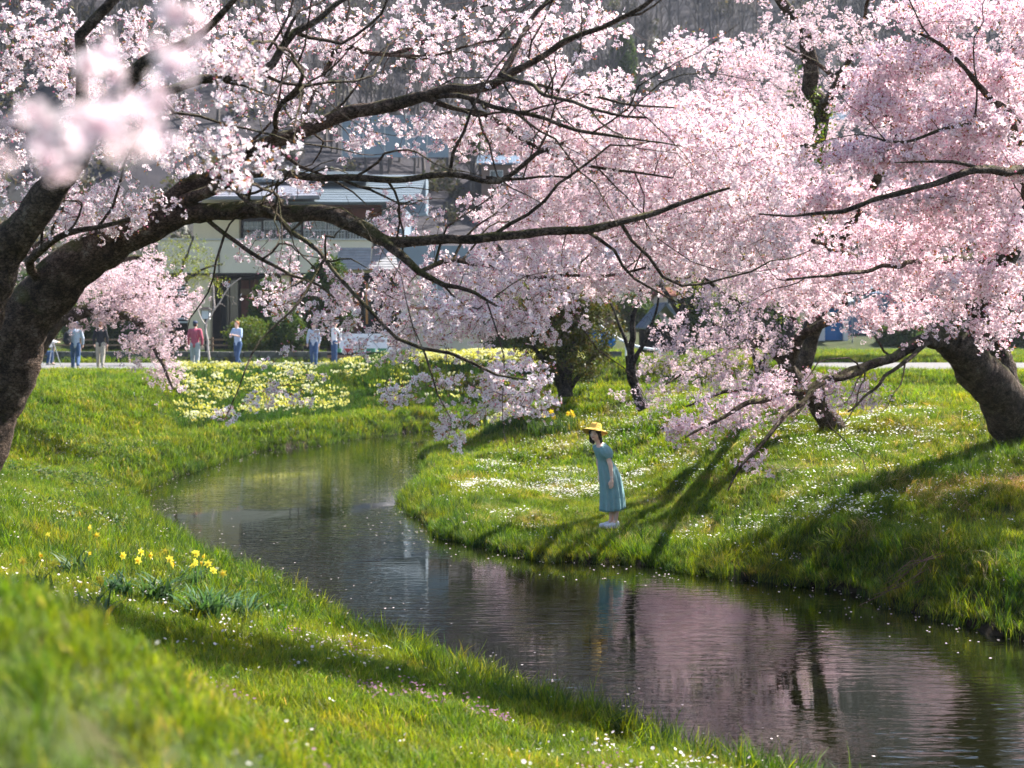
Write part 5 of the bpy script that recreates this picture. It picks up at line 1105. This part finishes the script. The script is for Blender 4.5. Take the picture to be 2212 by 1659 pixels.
scatter('daffodil_bed', np.stack([X, Y, ground(X, Y)], 1), np.stack([rng.normal(0, .1, n), rng.normal(0, .1, n), rng.uniform(0, 6.28, n)], 1), rng.uniform(.7, 1.1, n), rng.integers(0, 3, n), Dsrc)
X, Y = bed(7000, 385, 1130, 35.0, 48.4, .15, .9); n = len(X)
scatter('daffodil_leaves', np.stack([X, Y, ground(X, Y)], 1), np.stack([rng.normal(0, .15, n), rng.normal(0, .15, n), rng.uniform(0, 6.28, n)], 1), rng.uniform(.7, 1.2, n), np.zeros(n, int), Lsrc)
# clumps one can pick out
clump_spots = [((440,1345),26,7,.38,'largest daffodil clump with broad arching leaves at the water side of the near bank'),((345,1310),18,5,.36,'daffodil clump with bright yellow flowers left of the largest clump'),((410,1270),10,5,.32,'small daffodil clump nearest the water behind the largest clump'),
  ((250,1300),20,1,.30,'leafy daffodil clump with few flowers on the near bank'),((150,1250),10,3,.34,'lone yellow daffodil with two blooms at the left of the near bank'),((75,1290),8,3,.24,'short yellow daffodils at the far left of the near bank'),((205,1335),8,3,.24,'tiny blurred daffodil clump in the near grass'),((520,1345),16,0,.34,'flowerless daffodil leaves at the right of the clumps')]
for (xd, yd), nl, nf, h, lab in clump_spots:
    x, y, z = G(xd, yd, 5, 30); r = tag(empty('daffodil_clump', (x, y, z)), lab, 'daffodils', 'daffodil clumps on the near bank')
    V, F, C = daff(nl*3, 0, h, (0,)*3, (0,)*3, .04, .010); V = [(v[0]*1.9, v[1]*1.9, v[2]) for v in V]; me = npmesh('leaves', V, F, False, np.array(C)); link('leaves', me, M['leaf'], r)['kind'] = 'stuff'
    for k in range(nf):
        V, F, C = daff(0, 1, h*1.15, (.86, .74, .08), (.86, .58, .03), .040); me = npmesh('flower', V, F, False, np.array(C)); o = link('flower', me, M['flower'], r); a = random.uniform(0, 6.28); q = random.uniform(.03, .16); o.location = (q*math.cos(a)*1.6, q*math.sin(a), 0); o.rotation_euler = (0, 0, random.uniform(0, 6.28))
# yellow lily clump on the far slope
x, y, z = G(1195, 952, 18, 45); r = tag(empty('lily_clump', (x, y, z)), 'tall grassy clump with two yellow flower heads left of the woman', 'flowers')
V, F, C = blades(170, .42, .45, .8, .012, .45, [(.06, .14, .025), (.08, .17, .03), (.045, .10, .02)], 4); V = [(v[0]*1.5, v[1], v[2]) for v in V]; link('leaves', npmesh('leaves', V, F, False, np.array(C)), M['leaf'], r)['kind'] = 'stuff'
for dx in (-.16, .30, -.08, .34):
    V, F, C = daff(0, 2, .62, (.86, .64, .04), (.85, .50, .02), .075); o = link('flower', npmesh('flower', V, F, False, np.array(C)), M['flower'], r); o.location = (dx, -.35, 0)
# small white and pale flowers strewn over the banks
def daisy(nf, rad, c, h=(.05, .13), fr=.010):
    V, F, C = [], [], []
    for _ in range(nf):
        x, y, z = random.gauss(0, rad), random.gauss(0, rad), random.uniform(*h); n0 = len(V); d = Vector((random.gauss(0, .5), random.gauss(-.2, .5), 1)).normalized(); u = d.orthogonal().normalized(); w2 = d.cross(u); f = fr*random.uniform(.7, 1.3); V.append((x, y, z))
        for k in range(5): a = k*1.2566; V.append(tuple(Vector((x, y, z))+(u*math.cos(a)+w2*math.sin(a))*f+d*f*.15))
        C += [c]*6; F += [(n0, n0+1+k, n0+1+(k+1) % 5) for k in range(5)]
    return V, F, C
Wsrc = [source('white_flowers', *daisy(9, .07, (.82, .80, .72), fr=.013), M['flower']), source('white_flowers', *daisy(4, .05, (.84, .80, .78), fr=.013), M['flower'])]
Psrc = [source('mauve_flowers', *daisy(9, .05, (.32, .16, .24), fr=.010), M['flower'])]
def strew(name, n, cond, srcs, area, s0=.8, s1=1.3):
    x, y, d = landpts(n, *area, .25); k = cond(x, y, d); x, y = x[k], y[k]; n = len(x)
    return scatter(name, np.stack([x, y, ground(x, y)], 1), np.stack([np.zeros(n), np.zeros(n), rng.uniform(0, 6.28, n)], 1), rng.uniform(s0, s1, n), rng.integers(0, len(srcs), n), srcs)
isr = lambda x, y: segd(x, y, RBd) < segd(x, y, LBd)
strew('white_wildflowers', 26000, lambda x, y, d: isr(x, y) & (d > 1.0) & (rng.random(len(x)) < sstep(.30, .85, vnoise(x, y, .45, 31))*(.35+.9*vnoise(x, y, 1.7, 32))*sstep(9.5, 3.0, d)*.8), Wsrc, (-3, 11, 14, 36))
strew('white_wildflowers', 9000, lambda x, y, d: isr(x, y) & (rng.random(len(x)) < .10), Wsrc[1:], (-3, 20, 14, 46), .8, 1.4)
strew('pale_wildflowers', 9000, lambda x, y, d: ~isr(x, y) & (rng.random(len(x)) < .12+.4*sstep(.6, .8, vnoise(x, y, .5, 33))), Wsrc[1:], (-12, 5, 3, 42), .6, 1.1)
strew('mauve_wildflowers', 6000, lambda x, y, d: ~isr(x, y) & (rng.random(len(x)) < .35*sstep(.68, .85, vnoise(x, y, .9, 35))), Psrc, (-5, 3, 5, 12), .7, 1.2)
# leafy weeds on the left bank
L_weed = [source('weed', *leafspray(26, .10, .045, [(.06, .12, .03), (.09, .16, .035), (.05, .09, .03), (.16, .18, .06)]), M['leaf'])]
x, y, d = landpts(9000, -13, -2, 13, 32, .2); k = ~isr(x, y) & (rng.random(len(x)) < sstep(.55, .75, vnoise(x, y, .4, 41))*.8+.35*(d < 1.2)*sstep(.4, .6, vnoise(x, y, .7, 42))); x, y = x[k], y[k]; n = len(x)
scatter('leafy_weeds', np.stack([x, y, ground(x, y)+.06], 1), rng.uniform(0, 6.28, (n, 3)), rng.uniform(.6, 1.5, n), np.zeros(n, int), L_weed)
# fallen petals drifting on the water
V, F = [], []
xs_, ys_ = rng.uniform(-8, 8, 40000), rng.uniform(9, 44, 40000); k = inside(xs_, ys_) & (np.minimum(segd(xs_, ys_, LBd), segd(xs_, ys_, RBd)) < .14+1.5*rng.random(40000)**5)
for x, y in zip(xs_[k][:1600], ys_[k][:1600]):
    a = random.uniform(0, 6.28); s = random.uniform(.009, .017); n0 = len(V)
    V += [(x+s*math.cos(a+b_), y+s*math.sin(a+b_)*(1 if i % 2 else .7), .004) for i, b_ in enumerate((0, 1.2, 2.6, 4.2))]; F.append((n0, n0+1, n0+2, n0+3))
tag(link('fallen_petals', npmesh('fallen_petals', V, np.array(F)), plain('fallen_petal', (.75, .62, .62), .7, .15, 40, 0)), kind='stuff')
Fsrc = [source('petals_on_grass', *daisy(14, .12, (.80, .68, .70), h=(.03, .10), fr=.009), M['flower'])]
strew('fallen_blossom', 9000, lambda x, y, d: rng.random(len(x)) < .35*sstep(.4, .8, vnoise(x, y, .6, 51)), Fsrc, (-10, 10, 6, 30), .8, 1.3)
# dead twigs at the foot of the right bank
x, y, z = G(1985, 1262, 10, 30); r = tag(empty('dead_branch', (x, y, z)), 'tangle of reddish dead twigs hanging to the water at the right bank', 'branch')
for k in range(14):
    a = np.array((random.uniform(-.1, .5), random.uniform(-.1, .3), random.uniform(.1, .45))); b_ = a+np.array((-random.uniform(.25, .75), -random.uniform(.0, .3), -random.uniform(.1, .4)))
    c = (a+b_)/2+rng.normal(0, .05, 3); V, F = sweep([(np.array([a, c, b_]), np.array([.006, .005, .003]))], 5); link('twig', npmesh('twig', V, F, True), M['redtwig'] if 'redtwig' in M else M.setdefault('redtwig', plain('red_twig', (.12, .065, .045), .8, .3, 20, 0)), r)
x, y, z = wl(765, 1402)[0]-.25, wl(765, 1402)[1]-.05, 0; r = tag(empty('rock', (x, y, .0)), 'dark wet rock at the water edge of the near bank', 'rock'); 
V, F = [], []; bm = bmesh.new(); bmesh.ops.create_icosphere(bm, subdivisions=3, radius=.16)
for v in bm.verts: v.co *= 1+.35*mnoise.noise(v.co*9); v.co.z *= .45; v.co.x *= 1.5
me = bpy.data.meshes.new('stone'); bm.to_mesh(me); bm.free(); link('stone', me, M['stone'], r)

# ------------------------------------------------------------------ the air between here and the mountain
hz = MB().box(-430, 440, -20, 470, -2.5, 170).build('haze', None); hz['kind'] = 'stuff'
m, n, L, b = mat('pale_air'); n.remove(b); pv = nd(n, 'ShaderNodeVolumePrincipled', i_Density=.0002); pv.inputs['Color'].default_value = (.80, .87, 1, 1); pv.inputs['Anisotropy'].default_value = .2
L.new(pv.outputs[0], n['Material Output'].inputs['Volume']); hz.data.materials.append(m)
